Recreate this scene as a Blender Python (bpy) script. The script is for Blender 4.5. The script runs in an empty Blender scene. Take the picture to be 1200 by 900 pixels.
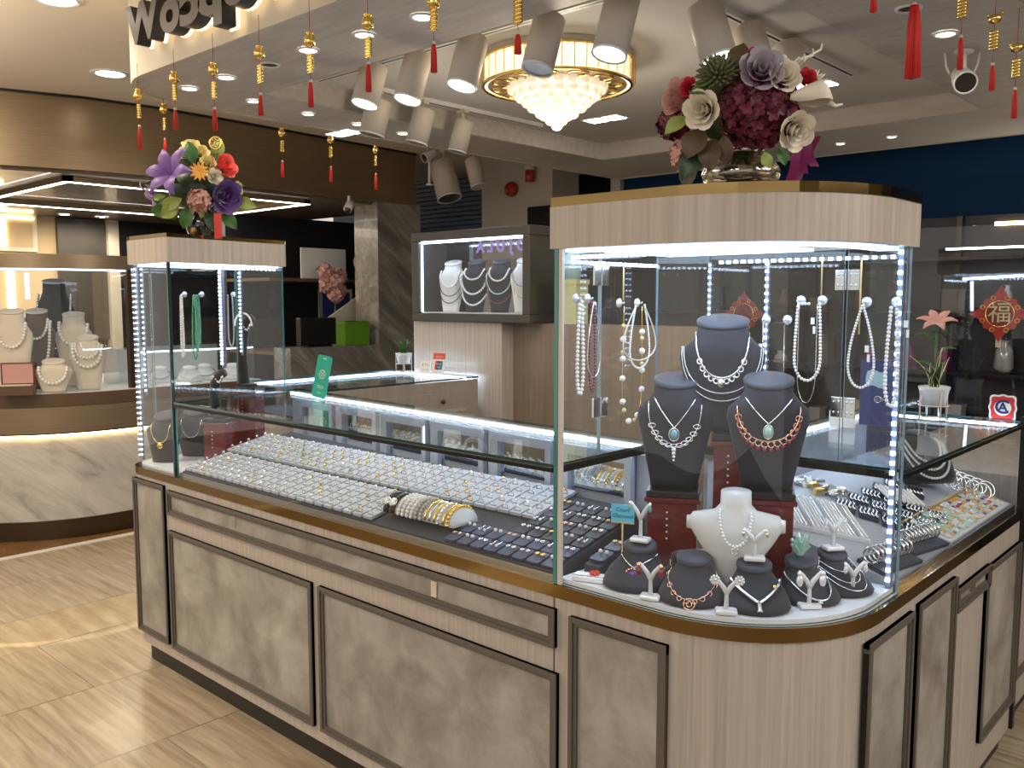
import bpy, bmesh, math, random
from mathutils import Vector, Matrix, Euler
R = math.radians; PI = math.pi; rnd = random.Random(7)
scene = bpy.context.scene; COL = scene.collection
# ------------------------------------------------------------------ camera
CAM = Vector((1.352, -1.632, 1.55)); FPX = 1030.0; PITCH = 5.5; YAW = 42.5
cam = bpy.data.cameras.new('camera'); camo = bpy.data.objects.new('camera', cam); COL.objects.link(camo)
camo.location = CAM; camo.rotation_euler = (R(90 - PITCH), 0, R(YAW))
cam.sensor_fit = 'HORIZONTAL'; cam.sensor_width = 36.0; cam.lens = FPX / 1200 * 36; cam.clip_start = .02
scene.camera = camo
# ------------------------------------------------------------------ world, exposure, large lights
w = bpy.data.worlds.new('world'); scene.world = w; w.use_nodes = True
w.node_tree.nodes['Background'].inputs[0].default_value = (1.0, .91, .81, 1)
w.node_tree.nodes['Background'].inputs[1].default_value = .55
scene.view_settings.view_transform = 'Standard'; scene.view_settings.look = 'None'
scene.view_settings.exposure = .5; scene.view_settings.gamma = 1.0
scene.cycles.transparent_max_bounces = 40; scene.cycles.max_bounces = 10
scene.cycles.sample_clamp_indirect = 6.0
def area(name, loc, rot, sx, sy, power, color):
    l = bpy.data.lights.new(name, 'AREA'); l.shape = 'RECTANGLE'; l.size = sx; l.size_y = sy; l.energy = power; l.color = color
    o = bpy.data.objects.new(name, l); COL.objects.link(o); o.location = loc; o.rotation_euler = [R(a) for a in rot]; return o
# ceiling luminaires of the walkway in front of the kiosk and one added ceiling fill (all above and outside the frame)
area('walkway_light', (-2.6, -2.0, 2.72), (0, 0, 0), 1.6, 1.6, 33, (1, .90, .74))
area('walkway_light', (.6, -3.4, 2.7), (15, 0, 0), 2.6, 1.4, 68, (1, .94, .86))
area('walkway_light', (3.0, .6, 2.5), (0, 20, 0), 1.4, 2.2, 45, (1, .94, .88))
area('ceiling_fill', (-3.1, -1.5, 2.30), (180, 0, 0), 1.8, 1.6, 34, (1, .86, .66))  # added upward fill to brighten the main ceiling, not a real fitting
area('left_shop_light', (-6.2, 1.2, 2.25), (0, 0, 0), 1.0, 2.0, 40, (1, .84, .6))
# ------------------------------------------------------------------ survey helper: a photo pixel on a known real plane -> point
_p, _y = R(PITCH), R(YAW)
_fw = Vector((-math.sin(_y) * math.cos(_p), math.cos(_y) * math.cos(_p), -math.sin(_p)))
_rt = Vector((math.cos(_y), math.sin(_y), 0)); _up = _rt.cross(_fw)
def at(u, v, x=None, y=None, z=None):
    d = _fw + _rt * ((u - 600) / FPX) - _up * ((v - 450) / FPX)
    t = (x - CAM.x) / d.x if x is not None else (y - CAM.y) / d.y if y is not None else (z - CAM.z) / d.z
    return CAM + d * t
# ------------------------------------------------------------------ materials
MATS = {}
def _new(name):
    m = bpy.data.materials.new(name); m.use_nodes = True; nt = m.node_tree; MATS[name] = m
    return m, nt, nt.nodes['Principled BSDF']
def mat(name, col, rough=.5, metal=0, coat=0, spec=None, sheen=0, trans=0, ior=None, sub=0):
    m, nt, b = _new(name)
    b.inputs['Base Color'].default_value = (*col, 1); b.inputs['Roughness'].default_value = rough; b.inputs['Metallic'].default_value = metal
    b.inputs['Coat Weight'].default_value = coat; b.inputs['Sheen Weight'].default_value = sheen; b.inputs['Transmission Weight'].default_value = trans
    if spec is not None: b.inputs['Specular IOR Level'].default_value = spec
    if ior: b.inputs['IOR'].default_value = ior
    if sub: b.inputs['Subsurface Weight'].default_value = sub; b.inputs['Subsurface Radius'].default_value = (.02, .02, .02)
    return m
def tex(name, c1, c2, scale=(1, 1, 1), nscale=5, detail=6, rough=.5, metal=0, lo=.35, hi=.65, bump=0, dist=0, c3=None, coat=0, kind='noise', space='Object', mrot=(0, 0, 0)):
    m, nt, b = _new(name); N = nt.nodes; L = nt.links
    tc = N.new('ShaderNodeTexCoord'); mp = N.new('ShaderNodeMapping'); mp.vector_type = 'TEXTURE' if any(mrot) else 'POINT'; mp.inputs['Scale'].default_value = [1 / q for q in scale] if any(mrot) else scale; mp.inputs['Rotation'].default_value = [R(q) for q in mrot]
    L.new(tc.outputs[space], mp.inputs[0])
    if kind == 'noise':
        n = N.new('ShaderNodeTexNoise'); n.inputs['Scale'].default_value = nscale; n.inputs['Detail'].default_value = detail; n.inputs['Distortion'].default_value = dist; n.inputs['Roughness'].default_value = .62
    else:
        n = N.new('ShaderNodeTexWave'); n.inputs['Scale'].default_value = nscale; n.inputs['Detail'].default_value = detail; n.inputs['Distortion'].default_value = dist
    L.new(mp.outputs[0], n.inputs['Vector'])
    r = N.new('ShaderNodeValToRGB'); r.color_ramp.elements[0].position = lo; r.color_ramp.elements[1].position = hi
    r.color_ramp.elements[0].color = (*c1, 1); r.color_ramp.elements[1].color = (*c2, 1)
    if c3: e = r.color_ramp.elements.new((lo + hi) / 2); e.color = (*c3, 1)
    L.new(n.outputs[0 if kind == 'noise' else 1], r.inputs[0]); L.new(r.outputs[0], b.inputs['Base Color'])
    b.inputs['Roughness'].default_value = rough; b.inputs['Metallic'].default_value = metal; b.inputs['Coat Weight'].default_value = coat
    if bump:
        bp = N.new('ShaderNodeBump'); bp.inputs['Strength'].default_value = bump; bp.inputs['Distance'].default_value = .01
        L.new(n.outputs[0 if kind == 'noise' else 1], bp.inputs['Height']); L.new(bp.outputs[0], b.inputs['Normal'])
    return m
def emit(name, col, st):
    m = bpy.data.materials.new(name); m.use_nodes = True; nt = m.node_tree; nt.nodes.remove(nt.nodes['Principled BSDF'])
    e = nt.nodes.new('ShaderNodeEmission'); e.inputs[0].default_value = (*col, 1); e.inputs[1].default_value = st
    nt.links.new(e.outputs[0], nt.nodes['Material Output'].inputs[0]); MATS[name] = m; return m
def thin_glass(name, tint, refl=1.0, blend=.12):
    m = bpy.data.materials.new(name); m.use_nodes = True; nt = m.node_tree; N = nt.nodes; L = nt.links; N.remove(N['Principled BSDF'])
    t = N.new('ShaderNodeBsdfTransparent'); t.inputs[0].default_value = (*tint, 1)
    g = N.new('ShaderNodeBsdfGlossy'); g.inputs[0].default_value = (refl, refl, refl, 1); g.inputs['Roughness'].default_value = .015
    f = N.new('ShaderNodeLayerWeight'); f.inputs[0].default_value = .5
    p = N.new('ShaderNodeMath'); p.operation = 'POWER'; p.inputs[1].default_value = 4.5; L.new(f.outputs['Facing'], p.inputs[0])
    q = N.new('ShaderNodeMath'); q.operation = 'MULTIPLY_ADD'; q.inputs[1].default_value = .5; q.inputs[2].default_value = blend * .25; L.new(p.outputs[0], q.inputs[0])
    x = N.new('ShaderNodeMixShader'); L.new(q.outputs[0], x.inputs[0]); L.new(t.outputs[0], x.inputs[1]); L.new(g.outputs[0], x.inputs[2])
    L.new(x.outputs[0], N['Material Output'].inputs[0]); MATS[name] = m; return m
tex('wood', (.37, .32, .272), (.54, .48, .42), (34, 34, .7), 2.2, 7, .42, lo=.3, hi=.7, c3=(.46, .405, .35), bump=.05)
tex('wood_grey', (.47, .43, .385), (.60, .56, .51), (2, 14, 14), 2.0, 4, .5, lo=.3, hi=.7, space='Object')
tex('wood_drawer', (.30, .265, .225), (.37, .33, .285), (18, 18, .8), 2.0, 4, .45, lo=.3, hi=.7)
tex('concrete', (.175, .16, .14), (.47, .45, .41), (1, 1, 1), 4.6, 12, .55, lo=.30, hi=.72, c3=(.325, .30, .262), dist=.35, bump=.08)
mat('moulding', (.115, .10, .085), .42); mat('moulding_dark', (.07, .06, .05), .5)
mat('gold', (.34, .235, .095), .09, 1); mat('gold_bright', (.95, .68, .22), .18, 1); mat('rose_gold', (.85, .52, .38), .2, 1)
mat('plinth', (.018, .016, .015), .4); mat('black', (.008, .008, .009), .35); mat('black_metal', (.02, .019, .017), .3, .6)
thin_glass('glass', (.985, .995, .995)); thin_glass('glass_top', (.96, .985, .98), 1, .16)
mat('glass_edge', (.05, .22, .23), .12, 0, coat=1); mat('glass_edge_pale', (.25, .38, .46), .15, 0, coat=1); mat('glass_edge_dark', (.015, .05, .05), .12, 0, coat=1)
emit('led', (.58, .75, 1), 18); emit('led_dot', (.58, .75, 1), 12); emit('led_soft', (.58, .75, 1), 4.6); emit('led_warm', (1, .72, .36), 9); emit('led_white', (1, .95, .86), 9); emit('led_halo', (1, .75, .42), 1.6)
emit('downlight', (1, .93, .82), 14); emit('spot_on', (1, .96, .9), 9); emit('crystal_glow', (1, .86, .65), 1.9); mat('ball_glow', (.9, .82, .66), .08, 0, coat=1)
mat('ch_plate', (.30, .20, .11), .35, .6); thin_glass('crystal', (.95, .9, .8), 1, .5); mat('led_tape', (.16, .2, .28), .5); mat('deck', (.72, .75, .80), .35); mat('deck_grey', (.40, .43, .50), .5); mat('deck_cloth', (.040, .046, .062), .8)
mat('frame_blue', (.50, .58, .74), .3); mat('mirror', (.72, .78, .84), .03, 1); mat('chrome', (.82, .83, .85), .12, 1); mat('steel', (.55, .56, .58), .3, 1)
mat('velvet_navy', (.010, .012, .024), .7, sheen=.10); mat('velvet_grey', (.015, .018, .028), .7, sheen=.12); mat('velvet_cap', (.035, .042, .065), .55, sheen=.15)
mat('velvet_black', (.008, .008, .010), .7, sheen=.3); mat('linen', (.66, .60, .50), .75); mat('linen_brown', (.10, .075, .055), .6); mat('leather_white', (.72, .74, .78), .5)
tex('lacquer_red', (.10, .008, .012), (.16, .012, .018), (8, 8, 40), 3, 3, .22, coat=.5)
mat('frosted', (.80, .82, .83), .38, 0, trans=.25, sub=.3); mat('acrylic', (.78, .80, .84), .2, 0, coat=.5)
mat('silver', (.86, .87, .89), .16, 1); mat('pearl', (.86, .85, .84), .18, 0, coat=.8); mat('pearl_grey', (.42, .41, .42), .22, .1, coat=.8); mat('pearl_gold', (.72, .56, .26), .2, 0, coat=.8)
mat('diamond', (.92, .95, 1), .05, .35, coat=1); mat('garnet_bead', (.16, .01, .05), .2, 0, coat=.8); mat('ruby', (.20, .006, .03), .1, 0, coat=1); mat('amethyst', (.08, .02, .28), .08, 0, coat=1); mat('aqua', (.16, .42, .5), .06, 0, coat=1)
mat('jade', (.10, .42, .24), .2, 0, coat=.6); mat('jade_pale', (.55, .78, .66), .2, 0, coat=.6); mat('coral', (.70, .05, .04), .25, coat=.5); mat('crystal_green', (.35, .62, .55), .15, 0, coat=1)
mat('tray_grey', (.46, .50, .57), .6); mat('tray_slot', (.05, .055, .07), .8); mat('tray_navy', (.024, .042, .115), .5, sheen=.15); mat('card_grey', (.040, .050, .078), .6)
mat('tag_white', (.85, .86, .88), .6); mat('thread_red', (.33, .02, .015), .7); mat('tassel_red', (.52, .018, .012), .65); mat('leather_black', (.012, .012, .014), .4)
tex('travertine', (.235, .17, .105), (.58, .48, .35), (1.0, 15, 1), 2.2, 12, .26, lo=.24, hi=.76, c3=(.43, .345, .24), dist=.45, coat=.1, bump=.06)
tex('travertine_gold', (.33, .235, .125), (.60, .48, .31), (1.1, 7, 1), 2.4, 8, .25, lo=.3, hi=.7, coat=.15)
mat('shop_ceiling', (.15, .115, .08), .35, coat=.3); mat('grout', (.20, .15, .09), .8); tex('brown_floor', (.17, .085, .03), (.26, .14, .055), (1, 5, 1), 3, 5, .2, coat=.2); mat('white_strip', (.75, .73, .68), .4)
mat('ceiling_paint', (.78, .70, .59), .8); mat('tray_paint', (.62, .60, .57), .8)
tex('bronze', (.27, .20, .125), (.33, .25, .16), (1, 1, 60), 3, 3, .34, .72, lo=.3, hi=.7); mat('bronze_dark', (.075, .048, .025), .35, .8)
tex('marble', (.60, .57, .53), (.27, .25, .235), (2, 5.5, 1.1), 1.5, 10, .25, lo=.40, hi=.72, dist=1.0, c3=(.48, .455, .42), coat=.2, mrot=(48, 0, 0))
tex('marble_grey', (.36, .345, .32), (.13, .125, .115), (6, 6, .9), 1.6, 10, .25, lo=.30, hi=.66, dist=.9, c3=(.21, .20, .185), coat=.2, mrot=(48, 0, 0))
tex('wood_umber', (.20, .15, .11), (.27, .21, .155), (18, 18, .8), 2.0, 4, .45, lo=.3, hi=.7); mat('wall_paint', (.46, .43, .39), .7); mat('wall_warm', (.52, .40, .25), .7); mat('dark_interior', (.012, .012, .016), .5); mat('navy_wall', (.012, .020, .045), .5)
mat('sign_blue', (.004, .035, .105), .6, spec=.15); emit('reflected_purple', (.45, .32, .8), .5); mat('sign_rail', (.16, .2, .30), .4); mat('lamp_white', (.60, .55, .48), .45); mat('plastic_white', (.75, .75, .74), .35); mat('dark_lens', (.012, .012, .015), .08, coat=1)
mat('letter_face', (.13, .125, .115), .35, .4); mat('letter_side', (.055, .05, .045), .4, .3); mat('fascia', (.60, .54, .45), .65)
mat('alarm_red', (.30, .022, .012), .35); mat('strobe_red', (.35, .012, .01), .15, coat=.6); mat('frame_grey', (.085, .08, .075), .35, .5)
mat('green_box', (.12, .30, .012), .5); mat('screen_off', (.006, .007, .008), .15); mat('paper', (.78, .78, .76), .7); mat('tag_green', (.02, .36, .25), .35); mat('logo_red', (.55, .035, .03), .4); mat('logo_navy', (.02, .03, .14), .4); mat('logo_teal', (.0, .22, .27), .4)
mat('pay_red', (.62, .09, .05), .45); mat('sky_card', (.12, .55, .80), .5); mat('ink', (.015, .04, .07), .6); mat('straw', (.62, .45, .2), .6)
mat('leaf_green', (.05, .15, .035), .4); mat('leaf_light', (.30, .38, .10), .4); mat('leaf_dark', (.018, .045, .018), .4); mat('leaf_brown', (.075, .045, .022), .5); mat('leaf_cream', (.60, .62, .34), .4)
mat('petal_burgundy', (.14, .008, .035), .55); mat('petal_wine', (.075, .004, .016), .5); mat('protea', (.10, .11, .045), .6); mat('petal_white', (.78, .72, .60), .6); mat('petal_pink', (.55, .30, .26), .65); mat('petal_red', (.50, .02, .03), .5); mat('petal_coral', (.85, .13, .10), .5); mat('petal_purple', (.17, .085, .31), .5); mat('petal_lilac', (.33, .23, .43), .55); mat('petal_mauve', (.38, .35, .42), .55); mat('petal_yellow', (.75, .62, .28), .55); mat('petal_orange', (.80, .38, .05), .5); mat('ribbon', (.17, .01, .09), .35); mat('ribbon_red', (.5, .015, .01), .4)
mat('pot_white', (.62, .66, .70), .4); thin_glass('vase_glass', (.86, .84, .80), 1, .8)
mat('wood_brown', (.10, .055, .025), .4); mat('blue_box', (.012, .025, .16), .4); mat('shell_blue', (.35, .58, .70), .5); mat('pink_photo', (.55, .30, .26), .6); mat('beige', (.5, .42, .3), .6)
mat('skin_photo', (.42, .25, .18), .6); mat('amber', (.25, .13, .03), .4)
_b = MATS['ball_glow'].node_tree.nodes['Principled BSDF']; _b.inputs['Emission Color'].default_value = (1, .84, .6, 1); _b.inputs['Emission Strength'].default_value = .42
# ------------------------------------------------------------------ mesh builder
class MB:
    def __init__(s): s.v = []; s.f = []; s.m = []; s.s = []
    def add(s, vs, fs, m=0, sm=False, M=None):
        o = len(s.v); s.v += [tuple(M @ Vector(p)) if M else tuple(p) for p in vs]
        for f in fs: s.f.append([i + o for i in f]); s.m.append(m); s.s.append(sm)
        return s
    def box(s, c, d, m=0, M=None, rz=0):
        x, y, z = d[0] / 2, d[1] / 2, d[2] / 2
        vs = [(-x, -y, -z), (x, -y, -z), (x, y, -z), (-x, y, -z), (-x, -y, z), (x, -y, z), (x, y, z), (-x, y, z)]
        T_ = Matrix.Translation(c) @ Matrix.Rotation(rz, 4, 'Z'); T_ = M @ T_ if M else T_
        return s.add(vs, [(0, 3, 2, 1), (4, 5, 6, 7), (0, 1, 5, 4), (1, 2, 6, 5), (2, 3, 7, 6), (3, 0, 4, 7)], m, False, T_)
    def bb(s, a, b, m=0, M=None):
        return s.box([(a[i] + b[i]) / 2 for i in range(3)], [abs(b[i] - a[i]) for i in range(3)], m, M)
    def lathe(s, prof, n=16, m=0, M=None, sm=True, c=(0, 0, 0), cap=True):
        vs = []; fs = []; k = len(prof)
        for i in range(n):
            a = 2 * PI * i / n
            for r, z in prof: vs.append((c[0] + r * math.cos(a), c[1] + r * math.sin(a), c[2] + z))
        for i in range(n):
            j = (i + 1) % n
            for q in range(k - 1): fs.append((i * k + q, j * k + q, j * k + q + 1, i * k + q + 1))
        if cap:
            if prof[0][0] > 1e-6: fs.append([i * k for i in range(n)][::-1])
            if prof[-1][0] > 1e-6: fs.append([i * k + k - 1 for i in range(n)])
        return s.add(vs, fs, m, sm, M)
    def cyl(s, a, b, r, n=12, m=0, r2=None, sm=True):
        return s.tube([a, b], [r, r if r2 is None else r2], n, m, cap=True, sm=sm)
    def tube(s, pts, r, n=6, m=0, closed=False, cap=True, sm=True, flat=1.0):
        pts = [Vector(p) for p in pts]; k = len(pts); rs = r if isinstance(r, (list, tuple)) else [r] * k
        vs = []; fs = []; ref = None
        for i, p in enumerate(pts):
            if closed: t = pts[(i + 1) % k] - pts[i - 1]
            else: t = pts[min(i + 1, k - 1)] - pts[max(i - 1, 0)]
            t = t.normalized() if t.length > 1e-9 else Vector((0, 0, 1))
            if ref is None:
                ref = Vector((0, 0, 1)) if abs(t.z) < .9 else Vector((1, 0, 0))
            u = (ref - t * ref.dot(t)); u = u.normalized() if u.length > 1e-6 else t.orthogonal().normalized(); ref = u; q = t.cross(u)
            for j in range(n):
                a = 2 * PI * j / n; vs.append(p + u * (rs[i] * flat * math.cos(a)) + q * (rs[i] * math.sin(a)))
        for i in range(k if closed else k - 1):
            i2 = (i + 1) % k
            for j in range(n): fs.append((i * n + j, i * n + (j + 1) % n, i2 * n + (j + 1) % n, i2 * n + j))
        if cap and not closed: fs.append(list(range(n))[::-1]); fs.append([(k - 1) * n + j for j in range(n)])
        return s.add(vs, fs, m, sm)
    def ball(s, c, r, n=8, k=5, m=0, sc=(1, 1, 1), M=None):
        prof = [(r * math.sin(PI * i / k), -r * math.cos(PI * i / k)) for i in range(k + 1)]; prof[0] = (0, -r); prof[-1] = (0, r)
        T_ = Matrix.Translation(c) @ Matrix.Diagonal((*sc, 1)); T_ = M @ T_ if M else T_
        return s.lathe(prof, n, m, T_, True, cap=False)
    def prism(s, poly, z0, z1, m=0, mt=None, M=None, sm=False):
        k = len(poly); vs = [(p[0], p[1], z0) for p in poly] + [(p[0], p[1], z1) for p in poly]
        s.add(vs, [(i, (i + 1) % k, k + (i + 1) % k, k + i) for i in range(k)], m, sm, M)
        return s.add(vs, [list(range(k))[::-1], list(range(k, 2 * k))], m if mt is None else mt, False, M)
    def loft(s, rings, m=0, sm=True, cap=True, closed=True, M=None):
        n = len(rings[0]); vs = [p for r in rings for p in r]; fs = []
        for i in range(len(rings) - 1):
            for j in range(n if closed else n - 1): fs.append((i * n + j, i * n + (j + 1) % n, (i + 1) * n + (j + 1) % n, (i + 1) * n + j))
        if cap and closed: fs.append(list(range(n))[::-1]); fs.append([(len(rings) - 1) * n + j for j in range(n)])
        return s.add(vs, fs, m, sm, M)
    def torus(s, c, Rr, r, n=16, k=6, m=0, M=None, sc=(1, 1, 1)):
        vs = []; fs = []
        for i in range(n):
            a = 2 * PI * i / n
            for j in range(k):
                b = 2 * PI * j / k; q = Rr + r * math.cos(b); vs.append((c[0] + sc[0] * q * math.cos(a), c[1] + sc[1] * q * math.sin(a), c[2] + r * math.sin(b)))
        for i in range(n):
            for j in range(k): fs.append((i * k + j, ((i + 1) % n) * k + j, ((i + 1) % n) * k + (j + 1) % k, i * k + (j + 1) % k))
        return s.add(vs, fs, m, True, M)
    def mesh(s, name, mats):
        me = bpy.data.meshes.new(name); me.from_pydata(s.v, [], s.f)
        for m in ([mats] if isinstance(mats, str) else mats): me.materials.append(MATS[m])
        me.polygons.foreach_set('material_index', s.m); me.polygons.foreach_set('use_smooth', s.s); me.update(); return me
    def build(s, name, mats, parent=None, loc=None, rz=0, bevel=0, rot=None):
        return mesh_obj(name, s.mesh(name, mats), parent, loc, rz, bevel, rot)
def mesh_obj(name, me, parent=None, loc=None, rz=0, bevel=0, rot=None):
    o = bpy.data.objects.new(name, me); COL.objects.link(o)
    if parent: o.parent = parent
    if loc is not None: o.location = loc
    o.rotation_euler = rot if rot else (0, 0, rz)
    if bevel:
        b = o.modifiers.new('bevel', 'BEVEL'); b.width = bevel; b.segments = 2; b.limit_method = 'ANGLE'; b.angle_limit = R(50)
    return o
def tag(o, label, cat, group=None):
    o['label'] = label; o['category'] = cat
    if group: o['group'] = group
    return o
def thing(name, label, cat, loc=(0, 0, 0), rz=0, group=None):
    o = bpy.data.objects.new(name, None); COL.objects.link(o); o.location = loc; o.rotation_euler = (0, 0, rz); o.empty_display_size = .05
    return tag(o, label, cat, group)
def struct(o): o['kind'] = 'structure'; return o
def stuff(o): o['kind'] = 'stuff'; return o
def dup(root, loc=None, rz=None, label=None, group=None):
    r = root.copy(); COL.objects.link(r)
    if loc is not None: r.location = loc
    if rz is not None: r.rotation_euler = (r.rotation_euler[0], r.rotation_euler[1], rz)
    if label: r['label'] = label
    if group: r['group'] = group
    for ch in list(root.children):
        c = ch.copy(); COL.objects.link(c); c.parent = r
        for g in list(ch.children):
            d = g.copy(); COL.objects.link(d); d.parent = c
    return r
def path_strip(mb, pts, th, z0, z1, mf=0, me=1, closed=False):
    """vertical sheet of thickness th to the left of a plan path; big faces mf, rims me"""
    n = len(pts); L_ = []
    for i in range(n):
        a = Vector(pts[i - 1 if i or closed else 0]); b = Vector(pts[(i + 1) % n if i < n - 1 or closed else n - 1]); t = (b - a).normalized()
        L_.append((pts[i][0] - t.y * th, pts[i][1] + t.x * th))
    vs = [(p[0], p[1], z) for p in pts for z in (z0, z1)] + [(p[0], p[1], z) for p in L_ for z in (z0, z1)]
    o = 2 * n; F = []; E = []
    for i in range(n if closed else n - 1):
        a = 2 * i; b = 2 * ((i + 1) % n)
        F += [(a, b, b + 1, a + 1), (o + b, o + a, o + a + 1, o + b + 1)]; E += [(a + 1, b + 1, o + b + 1, o + a + 1), (b, a, o + a, o + b)]
    if not closed: E += [(0, 1, o + 1, o), (2 * n - 2, o + 2 * n - 2, o + 2 * n - 1, 2 * n - 1)]
    mb.add(vs, F, mf, n > 3); mb.add(vs, E, me); return mb
def text_mesh(body, size, extrude, mats, name, parent=None, M=None, align='CENTER', shear=0, bevel=0, fat=0):
    c = bpy.data.curves.new('lettering', 'FONT'); c.body = body; c.size = size; c.extrude = extrude; c.align_x = align; c.align_y = 'CENTER'; c.shear = shear; c.resolution_u = 4; c.bevel_depth = bevel; c.offset = fat
    o = bpy.data.objects.new('lettering', c); COL.objects.link(o); bpy.context.view_layer.update()
    me = bpy.data.meshes.new_from_object(o.evaluated_get(bpy.context.evaluated_depsgraph_get())); bpy.data.objects.remove(o); bpy.data.curves.remove(c)
    me.materials.clear()
    for m in ([mats] if isinstance(mats, str) else mats): me.materials.append(MATS[m])
    if not isinstance(mats, str):
        for p in me.polygons: p.material_index = 0 if abs(p.normal.z) > .9 else 1
    o = bpy.data.objects.new(name, me); COL.objects.link(o)
    if M: o.matrix_world = M
    if parent: o.parent = parent
    return o
def arc(cx, cy, r, a0, a1, n): return [(cx + r * math.cos(R(a0 + (a1 - a0) * i / n)), cy + r * math.sin(R(a0 + (a1 - a0) * i / n))) for i in range(n + 1)]
def facing(M): return M
def upright(loc, face_deg):
    """matrix for flat text/board: local x to the reader's right, local y up; the front looks along plan angle face_deg"""
    return Matrix.Translation(loc) @ Matrix.Rotation(R(face_deg + 90), 4, 'Z') @ Matrix.Rotation(R(90), 4, 'X')
TOCAM = math.degrees(math.atan2(-1.63 - .3, 1.35 - .3))
def rand_coords(name):
    nt = MATS[name].node_tree; N = nt.nodes; L = nt.links
    mp = next(n for n in N if n.type == 'MAPPING'); oi = N.new('ShaderNodeObjectInfo'); mu = N.new('ShaderNodeMath'); mu.operation = 'MULTIPLY'; mu.inputs[1].default_value = 60
    L.new(oi.outputs['Random'], mu.inputs[0]); L.new(mu.outputs[0], mp.inputs['Location'])
rand_coords('travertine'); rand_coords('travertine_gold')
def in_view(p, mu=120, mv=120):
    d = Vector(p) - CAM; w_ = d.dot(_fw)
    if w_ < .1: return False
    u = 600 + FPX * d.dot(_rt) / w_; v = 450 - FPX * d.dot(_up) / w_
    return -mu < u < 1200 + mu and -mv < v < 900 + mv
# ================================================================== FLOOR
fl = struct(MB().bb((-8, -6, -.06), (5, 6.2, -.004)).build('floor', 'grout'))
xs = [-4.34, -3.79, -3.21, -2.79] + [-2.79 + .61 * i for i in range(1, 11)]
for i in range(len(xs) - 1):
    a, b = xs[i] + .0016, xs[i + 1] - .0016; ln = 1.22; me = MB().bb((-(b - a) / 2, -ln / 2 + .0016, -.012), ((b - a) / 2, ln / 2 - .0016, 0)).mesh('tile', 'travertine_gold' if i == 2 else 'travertine')
    for j in range(-3, 4):
        yc = j * ln + (.35 if i % 2 else -.2); xc = (a + b) / 2
        if xc > -2.2 and xc < .5 and yc > .55: continue
        if not any(in_view((xc + dx, yc + dy, 0)) for dx in (-.3, 0, .3) for dy in (-.6, -.3, 0, .3, .6)): continue
        mesh_obj('tile', me, fl, (xc, yc, rnd.uniform(-.0006, .0006)))
struct(MB().bb((-4.40, -3, -.01), (-4.342, 3, .004)).build('trim_1', 'white_strip'))
fb = MB().bb((-8, -3, -.01), (-4.401, 5, .001)).build('shop_floorboards', 'brown_floor', fl)
# ================================================================== CEILINGS
ZS, ZT = 2.43, 2.53
ce = struct(MB().bb((-8, -6, 2.75), (5, 6.2, 2.82)).build('ceiling', 'ceiling_paint'))
SL, SR, SB = -2.52, .66, 3.75          # outer soffit
TL, TR, TF, TB = -2.08, .14, .5, 2.96  # recessed tray
cr = arc(SL + .4, .4, .378, 180, 270, 10); crf = arc(SL + .4, .4, .4, 180, 270, 10)
MB().prism(cr + [(SR - .022, .022), (SR - .022, TF), (SL + .022, TF)], ZS, ZS + .03).build('soffit_panel', 'wood_grey', ce)
MB().bb((SL + .022, TF, ZS), (TL, TB, ZS + .03)).build('soffit_panel', 'wood_grey', ce)
MB().bb((TR, TF, ZS), (SR - .022, TB, ZS + .03)).build('soffit_panel', 'wood_grey', ce)
MB().bb((SL + .022, TB, ZS), (SR - .022, SB - .022, ZS + .03)).build('soffit_panel', 'tray_paint', ce)
mb = MB(); path_strip(mb, [(SL, SB), (SL, .4)] + crf[1:] + [(SR, 0), (SR, SB), (SL, SB)], .02, ZS - .004, 2.75, 0, 0); mb.build('fascia_board', 'fascia', ce)
mb = MB(); path_strip(mb, [(TL, TF), (TL, TB), (TR, TB), (TR, TF)], -.02, ZS + .001, ZT, 0, 0, closed=True); mb.build('tray_edge', 'wood_grey', ce)
MB().bb((TL - .05, TF - .05, ZT), (TR + .05, TB + .05, ZT + .02)).build('tray_ceiling', 'tray_paint', ce)
# ================================================================== LEFT SHOP FASCIA, COLUMN, WALLS
cp = [(-5.6, -1.1), (-5.0, -.7), (-4.55, -.22), (-4.28, .2), (-4.15, .6), (-4.1, 1.0), (-4.12, 1.6), (-4.18, 2.4), (-4.25, 3.3)]
mb = MB(); path_strip(mb, cp, .06, 2.32, 2.745, 0, 0); wf = struct(mb.build('wall_fascia', 'bronze'))
mb = MB(); path_strip(mb, [(p[0] + .012, p[1]) for p in cp], .03, 2.735, 2.7495, 0, 0); mb.build('shadow_gap', 'black', wf)
struct(MB().prism([(p[0] - .06, p[1]) for p in cp] + [(-8, 3.3), (-8, -1.1)], 2.30, 2.32).build('ceiling_shop', 'shop_ceiling'))
struct(MB().bb((-4.5, 2.85, 0), (-4.2, 3.3, 2.32)).build('wall_column', 'marble_grey'))
struct(MB().bb((-4.42, 2.02, 0), (-4.2, 2.85, 1.19)).build('wall_low', 'marble_grey'))
struct(MB().bb((-7.3, -1.5, 0), (-7.2, at(66, 280, x=-7.2).y, 2.30)).build('wall_left', 'wall_warm'))
struct(MB().bb((-7.29, at(66, 280, x=-7.2).y + .001, 0), (-7.21, 5.2, 2.30)).build('wall_left', 'dark_interior'))
struct(MB().bb((-8, 5.2, 0), (4.5, 5.3, 2.75)).build('wall_back', 'navy_wall'))
struct(MB().bb((4.4, -2, 0), (4.5, 5.2, 2.75)).build('wall_right', 'wall_paint'))
struct(MB().bb((-7.2, 4.6, 0), (-4.5, 4.7, 2.3)).build('wall_rear', 'dark_interior'))
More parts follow.
